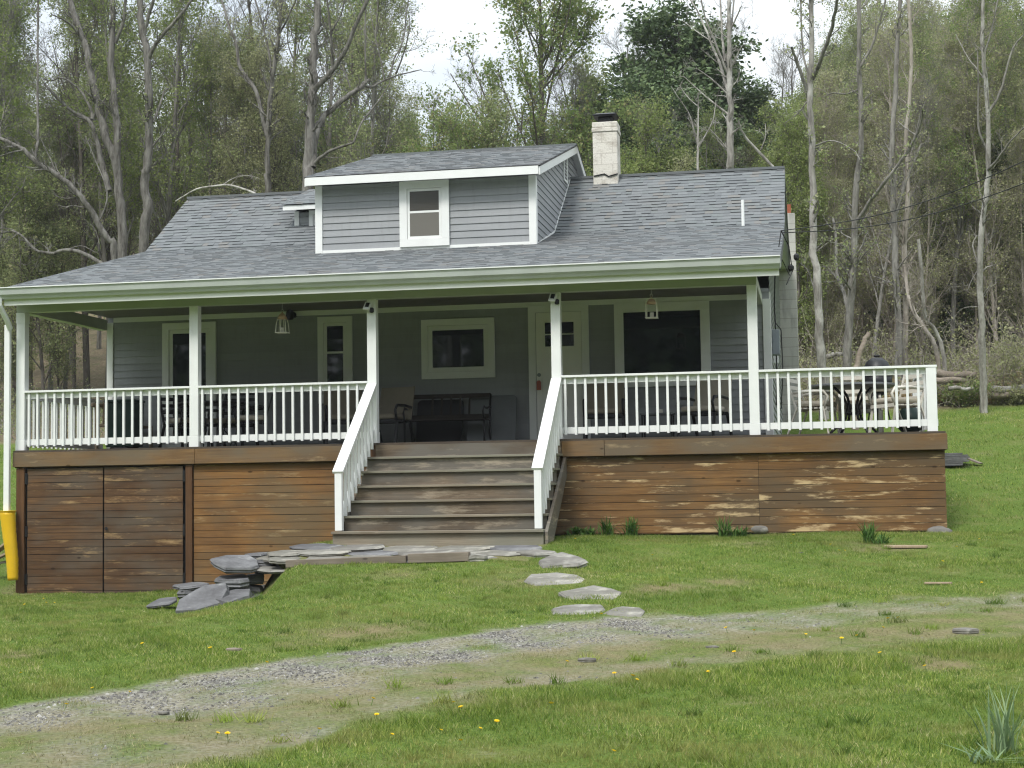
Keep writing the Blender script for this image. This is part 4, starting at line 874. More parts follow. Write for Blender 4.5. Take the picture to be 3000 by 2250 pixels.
def plank(label, a, b, th=.03, w_=.09, mat=M_logz, lift=.02, group=None):
    A = G(*a); B = G(*b); A[2] += lift; B[2] += lift; return tag(MB().beam(A, B, w_, th).build('plank', mat, bevel=.004), label, 'plank', group)
plank('pale loose plank on bare soil before the right skirt', (2592, 1606), (2716, 1606))
plank('thin pale lath lying on the lawn at the right', (2710, 1714), (2788, 1714), .02, .05)
mb = MB(); g = G(2800, 1364)
for k in range(7): z_ = .03+.03*k; mb.box(g[0]-.25+random.uniform(-.05, .05), g[0]+.12+random.uniform(-.05, .1), g[1]-.3, g[1]+.3, g[2]+z_-.03, g[2]+z_-.004, M=None)
tag(mb.build('slate_pile', M_slate), 'low pile of grey slates on the lawn right of the deck', 'stone pile')
g = G(2850, 1362); mb = MB(); mb.beam((g[0]-.12, g[1], g[2]+.13), (g[0]+.12, g[1]-.1, g[2]+.02), .2, .02); tag(mb.build('plank', M_log), 'grey board sloping off the slate pile on the lawn', 'plank')
for k, (a, b, lb) in enumerate((((-30, 1632), (34, 1582), 'pale plank sloping up at the far left corner'), ((-40, 1650), (30, 1618), 'cream plank lying below the sloping one at the left edge'), ((-60, 1662), (26, 1644), 'grey plank at the bottom of the left heap'))):
    A = at(*a, y=.9); B = at(*b, y=.7+.1*k); tag(MB().beam(A, B, .12, .03).build('plank', M_logz if k < 2 else M_log), lb, 'plank', 'planks heaped at the left corner')
# ------------------------------------------------------------------ small plants
def leaf_clump(name, label, cat, loc, n, h, spread, wid, mat, seed, droop=.5, group=None):
    rr = np.random.default_rng(seed); V = []; F = []; R = []
    for k in range(n):
        a = rr.uniform(0, 6.283); L_ = h*rr.uniform(.55, 1.1); ls = rr.uniform(.1, 1)*spread; x0, y0 = rr.normal(0, .04, 2); ww = wid*rr.uniform(.6, 1.2); b = len(V); q = rr.uniform()
        sgx, sgy = -math.sin(a)*ww/2, math.cos(a)*ww/2
        for j in range(5):
            s_ = j/4; hz = L_*(s_-droop*ls/spread*s_*s_*.6); ou = ls*s_**1.6; wj = (1-s_**2.5)*1.0+.05
            V += [(x0+math.cos(a)*ou-sgx*wj, y0+math.sin(a)*ou-sgy*wj, hz), (x0+math.cos(a)*ou+sgx*wj, y0+math.sin(a)*ou+sgy*wj, hz)]; R += [q, q]
        F += [(b+2*j, b+2*j+1, b+2*j+3, b+2*j+2) for j in range(4)]
    m = MB(); m.v = V; m.f = F; m.r = R; o = m.build(name, mat, smooth=True); o.location = tuple(float(v) for v in loc); return tag(o, label, cat, group)
def gp(px_, py_, ymax=-.2):
    g = G(px_, py_); g[1] = min(g[1], ymax); g[2] = float(gz(g[0], g[1])); return g
leaf_clump('lily_plant', 'low leafy green plant right of the stairs', 'plant', gp(1705, 1560), 60, .14, .20, .040, M_iris, 1)
leaf_clump('lily_plant', 'second low leafy plant right of the stairs', 'plant', gp(1745, 1558), 45, .13, .18, .036, M_iris, 2)
leaf_clump('lily_plant', 'tall strappy green plant, left of the pair by the skirt', 'plant', gp(1795, 1556), 50, .30, .22, .020, M_iris, 3)
leaf_clump('lily_plant', 'tall strappy green plant, right of the pair by the skirt', 'plant', gp(1860, 1556), 65, .30, .24, .020, M_iris, 4)
leaf_clump('lily_plant', 'strappy green plant left of the round footing stone', 'plant', gp(2125, 1560), 50, .30, .26, .020, M_iris, 5)
leaf_clump('lily_plant', 'low bent strappy plant touching the footing stone', 'plant', gp(2172, 1567), 40, .16, .24, .020, M_iris, 6)
leaf_clump('lily_plant', 'strappy green plant before the right end of the skirt', 'plant', gp(2545, 1590), 50, .30, .20, .020, M_iris, 7)
leaf_clump('lily_plant', 'low drooping plant before the right end of the skirt', 'plant', gp(2585, 1592), 40, .15, .20, .018, M_iris, 8)
leaf_clump('daffodil_leaves', 'tall blue green daffodil leaves at the lower right corner', 'plant', G(2945, 2205), 46, .36, .18, .013, M_daff, 9, .25)
leaf_clump('daffodil_leaves', 'flattened daffodil leaves sprawling at the lower right corner', 'plant', G(2890, 2232), 22, .09, .38, .014, M_daff, 10, .3)
dl1 = [(185, 383), (108, 410), (235, 400), (195, 403), (620, 585), (915, 608), (1145, 668), (405, 780), (555, 793), (280, 853), (90, 712), (1605, 830), (1630, 900), (1690, 982), (2000, 868), (1960, 842), (2145, 932), (2070, 955), (1900, 962), (1988, 1010), (1372, 962), (935, 975), (985, 985)]
dl2 = [(270, 125), (608, 195), (1222, 110), (1210, 145), (1380, 153), (1410, 177), (1435, 177), (1920, 162), (1857, 228), (2030, 318), (390, 458), (930, 518), (1045, 527), (965, 625), (1600, 515), (1627, 480), (1673, 473), (1597, 627), (850, 707), (445, 717), (517, 730), (537, 742), (232, 665), (165, 855), (433, 1057), (1790, 683), (2110, 985), (2025, 127), (1495, 550), (1425, 567), (1270, 543)]
pts = [(a/1.4747, 1500+b/1.4747) for a, b in dl1]+[(1500+a/1.4747, 1500+b/1.4747) for a, b in dl2]
d0 = None
for k, (a, b) in enumerate(pts):
    g = G(a, b)
    if d0 is None:
        d0 = thing('dandelion', 'yellow dandelion flower in the grass', 'flower', g, 'dandelions in the grass')
        MB().tube([(0, 0, -.01), (.003, 0, .045)], .0025, 4).build('stem', M_iris, d0, world=False)
        rr = random.Random(3); mb = MB()
        for j in range(26):
            q = 2.4*j; rad_ = .019*math.sqrt((j+1)/26); mb.add([(.003, 0, .042), (.003+rad_*math.cos(q-.25), rad_*math.sin(q-.25), .056-.25*rad_), (.003+rad_*1.1*math.cos(q), rad_*1.1*math.sin(q), .055-.3*rad_), (.003+rad_*math.cos(q+.25), rad_*math.sin(q+.25), .056-.25*rad_)], [(0, 1, 2, 3)])
        mb.build('flower_head', M_dand, d0, world=False)
    else:
        c = copy_tree(d0); c.location = tuple(float(v) for v in g)
    (c if k else d0).rotation_euler = (R_(-18), random.uniform(-.2, .2), random.uniform(0, 6)); sc_ = random.uniform(.6, .95); (c if k else d0).scale = (sc_, sc_, sc_)
# air between the camera and the hillside
hm = bpy.data.materials.new('haze'); hm.use_nodes = True; hn = hm.node_tree; hn.nodes.remove(hn.nodes['Principled BSDF'])
pv = hn.nodes.new('ShaderNodeVolumePrincipled'); pv.inputs['Color'].default_value = (.95, .97, 1, 1); pv.inputs['Density'].default_value = .0004; hn.links.new(pv.outputs[0], hn.nodes['Material Output'].inputs['Volume'])
tag(box('haze', hm, None, -110, 120, -80, 130, -5, 62), 'thin pale spring haze in the air', 'haze', kind='stuff')
#TREES
# ------------------------------------------------------------------ trees
def unit(v): return v/np.maximum(np.linalg.norm(v, axis=-1, keepdims=True), 1e-9)
def grow(g, P, R, n, t0, t1, Ln, ang, K, up=.2, wig=.15, rf=.5, taper=.3, rmin=.004, shrink=.5):
    B, Kp = P.shape[:2]; b = np.repeat(np.arange(B), n); t = g.uniform(t0, t1, B*n); s = t*(Kp-1); i = np.minimum(s.astype(int), Kp-2); f = (s-i)[:, None]
    base = P[b, i]*(1-f)+P[b, i+1]*f; r = R[b, i]*(1-f[:, 0])+R[b, i+1]*f[:, 0]; tan = unit(P[b, i+1]-P[b, i])
    rv = g.normal(size=(B*n, 3)); perp = unit(rv-(rv*tan).sum(-1, keepdims=True)*tan); a = (R_(ang)*g.uniform(.65, 1.3, B*n))[:, None]
    d = tan*np.cos(a)+perp*np.sin(a); d[:, 2] += up; d = unit(d); L_ = (Ln*g.uniform(.5, 1.25, B*n)*(1-shrink*t))[:, None]
    pts = [base]
    for k in range(K-1):
        pts.append(pts[-1]+d*L_/(K-1)); d = d+g.normal(size=d.shape)*wig; d[:, 2] += up*.35; d = unit(d)
    r0 = np.maximum(r*rf, rmin); return np.stack(pts, 1), r0[:, None]*np.linspace(1, taper, K)[None]
def sweep(P, R, n):
    B, K = P.shape[:2]; T = np.empty_like(P); T[:, 1:-1] = P[:, 2:]-P[:, :-2]; T[:, 0] = P[:, 1]-P[:, 0]; T[:, -1] = P[:, -1]-P[:, -2]; T = unit(T)
    ref = np.where(np.abs(T[:, :1, 2:3]) > .8, np.array([1., 0, 0]), np.array([0, 0, 1.])); a = unit(np.cross(T, np.broadcast_to(ref, T.shape))); b = np.cross(T, a)
    th = np.arange(n)*2*np.pi/n; V = P[:, :, None]+(a[:, :, None]*np.cos(th)[:, None]+b[:, :, None]*np.sin(th)[:, None])*R[:, :, None, None]
    idx = np.arange(B*K*n).reshape(B, K, n); q = np.stack([idx[:, :-1], np.roll(idx[:, :-1], -1, 2), np.roll(idx[:, 1:], -1, 2), idx[:, 1:]], -1).reshape(-1)
    return V.reshape(-1, 3), q
def tube_mesh(name, sw):
    Vs, Q, off = [], [], 0
    for P, R, n in sw:
        v, q = sweep(P, R, n); Vs.append(v); Q.append(q+off); off += len(v)
    q = np.concatenate(Q); return np_mesh(name, np.concatenate(Vs), q, np.arange(0, len(q), 4), np.zeros(off), None, True)
def leaf_quads(g, C, size, flat=.5, asp=.7):
    n = len(C); nrm = g.normal(size=(n, 3)); nrm[:, 2] += flat; nrm = unit(nrm); rv = g.normal(size=(n, 3)); u = unit(np.cross(nrm, rv)); v = np.cross(nrm, u); s = (size*g.uniform(.35, 1.0, n)*np.where(g.uniform(0, 1, n) < .15, 1.8, 1.2))[:, None]
    return np.stack([C-u*s*.5, C+v*s*.5*asp-u*s*.05, C+u*s*.5, C-v*s*.5*asp-u*s*.05], 1).reshape(-1, 3), np.repeat(g.uniform(0, 1, n), 4)
def leaf_mesh(name, V, r): return np_mesh(name, V, np.arange(len(V)), np.arange(0, len(V), 4), r)
def leaf_pos(g, P, n, jit, t0=.2):
    B, K = P.shape[:2]; b = np.repeat(np.arange(B), n); s = g.uniform(t0, 1, B*n)*(K-1); i = np.minimum(s.astype(int), K-2); f = (s-i)[:, None]
    return P[b, i]*(1-f)+P[b, i+1]*f+g.normal(size=(B*n, 3))*jit
def trunk_line(g, h, r, K, lean=.03, wig=.02):
    d = np.array([g.normal(0, lean), g.normal(0, lean), 1.]); p = np.array([0, 0, -.3]); out = [p]
    for k in range(K-1):
        p = p+unit(d)*(h+.3)/(K-1); d = d+np.array([g.normal(0, wig), g.normal(0, wig), 0]); out.append(p)
    R = r*np.linspace(1, .18, K)**.85; R[0] *= 1.25
    return np.array(out)[None], R[None]
def make_tree(kind, h, seed):
    g = np.random.default_rng(seed)
    if kind in ('spring', 'bare', 'leafy', 'bud'):
        P0, R0 = trunk_line(g, h, h*(.0078 if kind != 'bud' else .0065), 12); sw = [(P0, R0, 8)]
        n1 = {'spring': 22, 'bare': 22, 'leafy': 26, 'bud': 36}[kind]
        P1, R1 = grow(g, P0, R0, n1, {'leafy': .12, 'bud': .15}.get(kind, .28), .98, h*.30, 38, 7, .30, .12, .5, .3, shrink=.55); sw.append((P1, R1, 5))
        P2, R2 = grow(g, P1, R1, 7, .15, 1, h*.115, 42, 5, .16, .18, .5, .4, .007); sw.append((P2, R2, 4))
        P3, R3 = grow(g, P2, R2, 5, .1, 1, h*.050, 45, 3, .10, .2, .6, .5, .0055); sw.append((P3, R3, 3))
        P4, R4 = grow(g, P3, R3, 3, .1, 1, h*.024, 45, 3, .05, .2, .7, .5, .0042); sw.append((P4, R4, 3))
        lv = None
        if kind == 'spring': lv = leaf_quads(g, leaf_pos(g, P4, 8, .13), .085)
        if kind == 'bud': lv = leaf_quads(g, leaf_pos(g, P4, 4, .09), .065)
        if kind == 'leafy': lv = leaf_quads(g, leaf_pos(g, P4, 7, .16), .080)
    elif kind == 'pine':
        P0, R0 = trunk_line(g, h, h*.016, 12, .01, .01); sw = [(P0, R0, 8)]
        P1, R1 = grow(g, P0, R0, 95, .10, .99, h*.42, 72, 6, .16, .07, .35, .3, .012, shrink=.72); sw.append((P1, R1, 5))
        P2, R2 = grow(g, P1, R1, 9, .25, 1, h*.085, 48, 4, .12, .12, .5, .4, .007); sw.append((P2, R2, 3))
        lv = leaf_quads(g, leaf_pos(g, P2, 60, .17, 0), .145, .4, .6)
    tm = tube_mesh('trunk', sw); lm = leaf_mesh('crown', *lv) if lv else None
    return tm, lm
VAR = {}
for kind, h, ns in (('spring', 16, 4), ('bare', 15, 4), ('leafy', 9, 3), ('pine', 11, 3), ('bud', 11, 3)):
    for k in range(ns): VAR[kind, k] = (make_tree(kind, h, 100+k*7+len(kind)), h)
BM = {'spring': (M_barkg, M_leaf), 'bare': (M_barkg, None), 'leafy': (M_barkd, M_leafm), 'pine': (M_barkd, M_leafp), 'bud': (M_barkb, M_leafb)}
for (kind, k), ((tm, lm), h) in VAR.items():
    tm.materials.append(BM[kind][0])
    if lm: lm.materials.append(BM[kind][1])
alt = {}
def plant_tree(kind, k, x, y, h, label, group, name, cat='tree', leafm=None, barkm=None):
    (tm, lm), h0 = VAR[kind, k]
    if barkm:
        if (tm, barkm) not in alt: c_ = tm.copy(); c_.materials[0] = barkm; alt[tm, barkm] = c_
        tm = alt[tm, barkm]
    if leafm and lm:
        if (lm, leafm) not in alt: c_ = lm.copy(); c_.materials[0] = leafm; alt[lm, leafm] = c_
        lm = alt[lm, leafm]
    t_ = thing(name, label, cat, (x, y, float(gz(x, y))-.05), group, RNG.uniform(0, 6.28)); s = h/h0; t_.scale = (s, s, s)
    o = bpy.data.objects.new('trunk', tm); col.objects.link(o); o.parent = t_
    if lm: o = bpy.data.objects.new('crown', lm); col.objects.link(o); o.parent = t_
    return t_
def hero(name, label, cat, Y, branches, mat, twigs=6, tl=.8, leaf=None, seed=0, mat2=None, sub=4, ground=True, dy=.35, nl=2):
    g = np.random.default_rng(1000+seed); sw = []; tw = []
    first = branches[0]; base = at(*first[0][0], y=Y)
    for bi, (pp, r0, r1) in enumerate(branches):
        yo = 0 if bi == 0 else None; W_ = []
        if bi: # start at the depth of the nearest earlier point
            p0 = np.array(pp[0]); best = None
            for (pq, _, _), ys in zip(branches[:bi], tw):
                for q, yy in zip(pq, ys):
                    d = np.hypot(*(p0-np.array(q)))
                    if best is None or d < best[0]: best = (d, yy)
            yy = best[1]
        else: yy = Y
        sl = g.normal(0, dy*.5) if bi else g.normal(0, .1); ys = []
        for j, q in enumerate(pp):
            ys.append(yy+sl*j); W_.append(at(*q, y=yy+sl*j))
        tw.append(ys); W_ = np.array(W_)
        if bi == 0 and ground: b0 = W_[0].copy(); b0[2] = float(gz(b0[0], b0[1]))-.2; W_ = np.vstack([b0, W_]) if W_[0][2]-b0[2] > .3 else W_
        # resample smoothly
        K = max(6, 3*len(W_)); s = np.linspace(0, len(W_)-1, K); i = np.minimum(s.astype(int), len(W_)-2); f = (s-i)[:, None]
        Wp = np.vstack([2*W_[0]-W_[1], W_, 2*W_[-1]-W_[-2]]); p0, p1, p2, p3 = Wp[i], Wp[i+1], Wp[i+2], Wp[i+3]
        C = .5*((2*p1)+(-p0+p2)*f+(2*p0-5*p1+4*p2-p3)*f**2+(-p0+3*p1-3*p2+p3)*f**3)
        C[1:-1] += g.normal(size=(K-2, 3))*r0*.12
        R = .88*np.linspace(r0, r1, K)*(1+g.normal(0, .04, K)); 
        if bi == 0 and ground: R[0] *= 1.3
        sw.append((C[None], R[None], 9))
    base_w = sw[0][0][0, 0].copy(); base_w[2] += .2
    t_ = thing(name, label, cat, base_w)
    off = base_w
    def rel(lst): return [(P-off, R, n) for P, R, n in lst]
    o = new_obj('trunk', tube_mesh('trunk', rel(sw[:1])), mat, t_, world=False)
    fine = []; cr = []
    for P, R, n in sw:
        if twigs:
            Pa, Ra = grow(g, P, R, max(2, int(twigs*np.linalg.norm(P[0, -1]-P[0, 0])/2.5)), .35 if P is sw[0][0] else .2, 1, tl, 50, 5, .18, .2, .35, .3, .007); fine.append((Pa, Ra, 4))
            Pb, Rb = grow(g, Pa, Ra, sub, .2, 1, tl*.42, 45, 4, .12, .22, .6, .4, .005); fine.append((Pb, Rb, 3))
            Pc, Rc = grow(g, Pb, Rb, 3, .2, 1, tl*.2, 45, 3, .05, .22, .7, .5, .004); fine.append((Pc, Rc, 3)); cr.append(Pc)
    if len(sw) > 1 or fine: new_obj('limbs', tube_mesh('limbs', rel(sw[1:]+fine)), mat2 or mat, t_, world=False)
    if leaf and cr:
        C = leaf_pos(g, np.concatenate(cr), nl, .05)-off; new_obj('crown', leaf_mesh('crown', *leaf_quads(g, C, .06)), leaf, t_, world=False)
    return t_
hero('leaning_trunk_tree', 'big grey forked tree with twisted dead limbs behind the left roof', 'tree', 22, [
    ([(359, 753), (350, 581), (338, 475), (304, 380), (285, 300), (263, 206), (247, 127), (221, 57), (200, -20)], .17, .09),
    ([(345, 520), (342, 380), (335, 285), (326, 190), (329, 95), (329, -20)], .13, .09), ([(320, 560), (304, 494), (285, 421), (269, 364), (247, 345), (202, 320), (158, 275), (130, 244)], .11, .04),
    ([(269, 350), (269, 329), (253, 294), (234, 263), (206, 240), (180, 228), (152, 236), (128, 232)], .055, .02), ([(272, 350), (285, 320), (310, 288)], .05, .035), ([(339, 127), (361, 63), (369, -20)], .06, .05),
    ([(247, 127), (215, 80), (190, 60), (150, 42)], .05, .02), ([(202, 322), (260, 345), (320, 360), (368, 378)], .025, .008)], M_barkh, 5, .9, M_leaf, 1)
hero('straight_tree', 'straight grey tree with a bark scar and broken stubs near the roof corner', 'tree', 21, [
    ([(422, 735), (434, 611), (425, 520), (434, 475), (437, 316), (434, 177), (421, 111), (411, 32), (408, -20)], .17, .10), ([(434, 177), (450, 140), (472, 108), (506, 70), (538, 32), (575, -20)], .07, .045),
    ([(421, 111), (434, 51), (456, -15)], .07, .05), ([(449, 358), (468, 310), (480, 270), (494, 259)], .04, .025), ([(446, 430), (470, 400), (492, 368)], .035, .02)], M_barkh, 4, .8, M_leaf, 2)
hero('leaning_tree', 'dark tree leaning left across the woods behind the left roof', 'tree', 19.5, [
    ([(335, 760), (316, 701), (280, 638), (250, 593), (217, 554), (163, 511), (99, 469), (60, 433), (0, 406), (-60, 380)], .12, .06), ([(70, 440), (40, 445), (0, 457), (-30, 460)], .03, .015),
    ([(100, 470), (108, 430), (112, 380), (110, 200), (112, 0)], .05, .03), ([(165, 511), (150, 470), (115, 400)], .025, .01), ([(290, 650), (315, 570), (280, 470), (250, 400)], .03, .012)], M_barkh, 9, .9, None, 3)
hero('fallen_tree', 'dead crooked trunk with pale twigs low behind the left roof', 'tree', 19, [
    ([(300, 775), (241, 741), (193, 733), (150, 742), (121, 737), (99, 728), (54, 683), (18, 680), (-20, 690)], .075, .02), ([(121, 737), (105, 780), (90, 800)], .02, .01), ([(54, 683), (60, 740), (60, 780)], .015, .008),
    ([(54, 683), (30, 700), (0, 705)], .02, .01), ([(193, 733), (240, 720), (285, 740), (288, 700), (270, 660), (245, 655)], .018, .006), ([(54, 683), (30, 670), (-10, 668)], .015, .008)], M_barkh, 9, .8, None, 4, ground=False)
hero('slender_tree', 'slender twin stemmed tree between the grey tree and the dead one', 'tree', 24, [
    ([(785, 600), (785, 494), (785, 380), (795, 253), (808, 158), (820, 63), (823, -20)], .12, .06), ([(783, 400), (763, 316), (747, 263), (719, 221), (700, 187), (690, 120), (672, 80), (655, 20), (645, -20)], .08, .035),
    ([(795, 253), (792, 180), (775, 95), (745, -10)], .045, .03), ([(812, 110), (840, 60), (870, -10)], .04, .025)], M_barkh, 7, 1.0, M_leafb, 5)
hero('dead_tree', 'tall dead tree with pale split top and heavy curved dark limbs', 'tree', 20, [
    ([(900, 580), (903, 494), (909, 380), (915, 285), (918, 222), (918, 127), (928, 63), (931, -20)], .20, .10),
    ([(915, 490), (925, 396), (944, 348), (985, 310), (1032, 272), (1064, 250), (1081, 234)], .13, .055), ([(1064, 250), (1092, 254), (1127, 234), (1174, 218), (1234, 204)], .05, .015),
    ([(1127, 231), (1114, 171), (1095, 89), (1083, 19)], .028, .012), ([(1159, 218), (1184, 152), (1200, 79), (1197, 32)], .03, .012), ([(1073, 243), (1070, 158), (1070, 32), (1068, -20)], .035, .02), ([(1142, 225), (1155, 171), (1181, 120), (1194, 16), (1200, -20)], .03, .015),
    ([(922, 262), (953, 231), (985, 190), (1016, 142), (1042, 73), (1085, -20)], .10, .05), ([(975, 200), (969, 95), (957, -20)], .045, .03), ([(1026, 256), (1007, 206), (975, 146), (953, 79), (934, 25)], .03, .012),
    ([(920, 480), (940, 462), (972, 440), (1035, 418)], .07, .035), ([(1035, 418), (1058, 364), (1095, 313), (1127, 269), (1143, 240)], .035, .015), ([(1184, 152), (1225, 140), (1255, 110)], .012, .006), ([(969, 95), (1000, 40), (1010, -10)], .03, .02)], M_barkh, 5, .8, None, 6)
hero('dead_branch', 'pale arching dead branch just behind the left roof ridge', 'branch', 14, [([(515, 590), (560, 562), (594, 550), (650, 543), (682, 545), (730, 560), (776, 582)], .022, .035), ([(650, 543), (690, 520), (730, 515), (760, 523)], .015, .008)], M_barkp, 5, .5, None, 7, ground=False)
hero('bare_tree', 'bare silver grey tree with fanned upper branches behind the roof', 'tree', 19, [
    ([(2141, 560), (2141, 497), (2141, 392), (2138, 271), (2138, 181), (2138, 90), (2135, -20)], .14, .05), ([(2138, 283), (2111, 193), (2087, 139), (2060, 66), (2015, -15)], .05, .02), ([(2093, 127), (2045, 95), (1999, 60)], .02, .008),
    ([(2138, 230), (2105, 150), (2069, 60), (2050, -20)], .04, .02), ([(2141, 84), (2162, 42), (2170, 20)], .03, .015), ([(2125, 180), (2117, 120), (2111, 30), (2111, -20)], .04, .025), ([(2135, 337), (2069, 283), (2002, 223)], .035, .01), ([(2136, 280), (2081, 229), (2039, 199)], .03, .01),
    ([(2141, 100), (2150, 0), (2152, -20)], .025, .02), ([(2142, 450), (2100, 400), (2070, 370)], .03, .012), ([(2143, 200), (2165, 150), (2178, 130)], .02, .01)], M_barkp, 8, .7, None, 8, sub=3)
hero('young_dead_tree', 'small pale leafless tree left of the bare silver tree', 'tree', 17, [([(2045, 560), (2045, 428), (2045, 350), (2045, 271)], .045, .012), ([(2045, 428), (2020, 337), (1990, 290), (1966, 253)], .025, .01), ([(2047, 430), (2070, 390), (2090, 350), (2097, 295)], .022, .01), ([(2043, 310), (2015, 285), (1990, 250)], .015, .008)], M_barkp, 5, .4, None, 9)
hero('fallen_pole_tree', 'pale leaning dead trunk above the right roof ridge', 'tree', 17.5, [([(2275, 500), (2195, 416), (2175, 385), (2162, 350)], .045, .02), ([(2228, 440), (2243, 400), (2242, 362)], .015, .008)], M_barkp, 4, .4, None, 10, ground=False)
hero('split_tree', 'tall tree with a pale stripped trunk right of the block chimney', 'tree', 12.5, [
    ([(2410, 1100), (2399, 965), (2396, 833), (2383, 700), (2379, 497), (2376, 362), (2370, 271), (2376, 151), (2376, -20)], .12, .055), ([(2380, 232), (2412, 157), (2439, 69), (2458, -20)], .055, .035), ([(2364, 265), (2346, 211), (2328, 163), (2319, 139)], .05, .03),
    ([(2388, 740), (2420, 715), (2445, 700)], .012, .006), ([(2380, 430), (2440, 412), (2500, 440), (2520, 470)], .02, .01), ([(2400, 900), (2370, 800), (2345, 770)], .02, .01), ([(2370, 290), (2340, 330), (2300, 360)], .02, .008), ([(2374, 226), (2360, 190), (2350, 130), (2345, -20)], .03, .02)], M_barkp, 7, .7, M_leaf, 11, mat2=M_barkg)
hero('lichen_tree', 'lichen grey tree with a long dark limb sloping up to the right', 'tree', 13.5, [
    ([(2480, 1110), (2482, 1040), (2492, 899), (2499, 800), (2504, 746), (2510, 542), (2524, 407), (2517, 203), (2517, -20)], .12, .05), ([(2510, 651), (2548, 590), (2585, 542), (2666, 434), (2700, 353), (2703, 318)], .055, .022), ([(2490, 930), (2470, 850), (2452, 800), (2449, 700), (2440, 640)], .05, .03),
    ([(2688, 400), (2650, 372), (2630, 355)], .02, .01), ([(2520, 260), (2480, 275), (2440, 272), (2412, 285)], .025, .01), ([(2517, 203), (2560, 120), (2600, -20)], .04, .02)], M_barkg, 8, .8, M_leaf, 12)
hero('vine_trees', 'lichen covered trunk directly behind the deck grill', 'tree', 15, [([(2634, 1110), (2634, 1045), (2632, 932), (2625, 800), (2620, 640), (2612, 475), (2620, 300), (2630, 100), (2640, -20)], .11, .05), ([(2620, 640), (2660, 520), (2700, 420)], .04, .02)], M_barkg, 9, .9, M_leafb, 13)
hero('vine_trees', 'brownish trunk just right of the lichen covered one behind the grill', 'tree', 15.6, [([(2651, 1110), (2651, 1048), (2654, 866), (2648, 700), (2660, 560), (2655, 400), (2670, 200), (2660, -20)], .10, .04), ([(2648, 700), (2610, 620), (2590, 520)], .03, .015)], M_barkb, 9, .9, None, 14)
hero('lone_tree', 'lone pale peeling tree standing on the lawn right of the deck', 'tree', 13, [
    ([(2884, 1194), (2880, 1098), (2877, 998), (2874, 899), (2870, 799), (2874, 700), (2890, 560), (2897, 475), (2894, 332), (2888, 241), (2879, 121), (2882, -20)], .095, .04), ([(2894, 332), (2915, 300), (2930, 271), (2950, 200), (2973, 130), (3020, 90)], .04, .015), ([(2895, 497), (2920, 470), (2958, 416), (3010, 365)], .035, .015),
    ([(2864, 899), (2824, 902), (2801, 925), (2791, 962)], .012, .006), ([(2862, 796), (2845, 825), (2834, 853)], .014, .008), ([(2878, 876), (2900, 845), (2920, 828)], .012, .006), ([(2870, 790), (2850, 720), (2862, 690)], .02, .01), ([(2890, 241), (2860, 200), (2830, 160), (2800, 100)], .02, .008), ([(2880, 170), (2905, 90), (2925, -10)], .025, .015), ([(2893, 440), (2868, 380), (2866, 260), (2864, 150)], .03, .015), ([(2872, 760), (2890, 720), (2905, 705)], .018, .008)], M_barkp, 5, .7, None, 15, mat2=M_barkg, sub=3)
hero('curved_trees', 'brown curved trunk bowing left at the foot of the brush', 'tree', 14.5, [([(2764, 1040), (2744, 979), (2714, 932), (2705, 886), (2700, 800), (2690, 700)], .055, .04)], M_barkp, 8, .9, None, 16, mat2=M_barkb)
hero('curved_trees', 'second brown trunk leaning beside the curved one', 'tree', 14.7, [([(2745, 1035), (2711, 965), (2678, 915), (2660, 860), (2650, 780)], .06, .04)], M_barkb, 8, .9, None, 17)
hero('broken_stump', 'pale broken stump leaning right behind the deck railing', 'stump', 10.5, [([(2500, 1110), (2512, 1068), (2529, 1005), (2545, 975)], .085, .05)], M_log, 0, .3, None, 18)
for k, (a, b, r_, y_, m_, lb) in enumerate((((2700, 1092), (2860, 1102), .10, 14.3, M_log, 'upper brown log lying at the wood edge right of the deck'), ((2690, 1112), (2830, 1116), .08, 14.0, M_log, 'lower brown log lying at the wood edge right of the deck'), ((2905, 1143), (3060, 1134), .09, 14.2, M_barkp, 'long pale log behind the lone tree at the right edge'), ((2905, 1158), (3060, 1152), .07, 13.9, M_log, 'thin grey log below the long pale one at the right edge'), ((2423, 1043), (2478, 1034), .06, 15, M_barkp, 'pale dead log between the trunks behind the deck'), ((2780, 1137), (2850, 1140), .05, 13.6, M_barkp, 'short whitish branch in the low bushes'))):
    A, B = at(*a, y=y_), at(*b, y=y_+.2); pts = [tuple(A*(1-s_)+B*s_+np.array([0, 0, .02*math.sin(9*s_+k)])) for s_ in np.linspace(0, 1, 8)]
    o = MB().tube(pts, [r_*(1-.03*j) for j in range(8)], 9).build('log', m_, smooth=True); tag(o, lb, 'log')
# central maple
g = np.random.default_rng(77); tm_h = 13.5
P0, R0 = trunk_line(g, tm_h, .17, 12, .01, .01); P1, R1 = grow(g, P0, R0, 40, .10, .97, 7.0, 46, 8, .30, .07, .5, .3, shrink=.62); P2, R2 = grow(g, P1, R1, 9, .2, 1, 1.5, 38, 5, .2, .14, .5, .4, .008); P3, R3 = grow(g, P2, R2, 6, .15, 1, .55, 45, 3, .15, .2, .6, .5, .005)
xm, ym = at(1575, 500, y=27)[0], 27.0
t_ = thing('maple_tree', 'spreading leafy maple rising above the dormer roof', 'tree', (xm, ym, float(gz(xm, ym))-.1))
new_obj('trunk', tube_mesh('trunk', [(P0, R0, 8)]), M_barkd, t_, world=False); new_obj('limbs', tube_mesh('limbs', [(P1, R1, 5), (P2, R2, 4), (P3, R3, 3)]), M_barkd, t_, world=False)
new_obj('crown', leaf_mesh('crown', *leaf_quads(g, leaf_pos(g, P3, 17, .15), .10)), M_leafm, t_, world=False)
def top_h(px_, y, tpy):  # height of a tree at depth y whose top reaches image row tpy
    p = at(px_, tpy, y=y); return p[0], p[2]-float(gz(p[0], y))
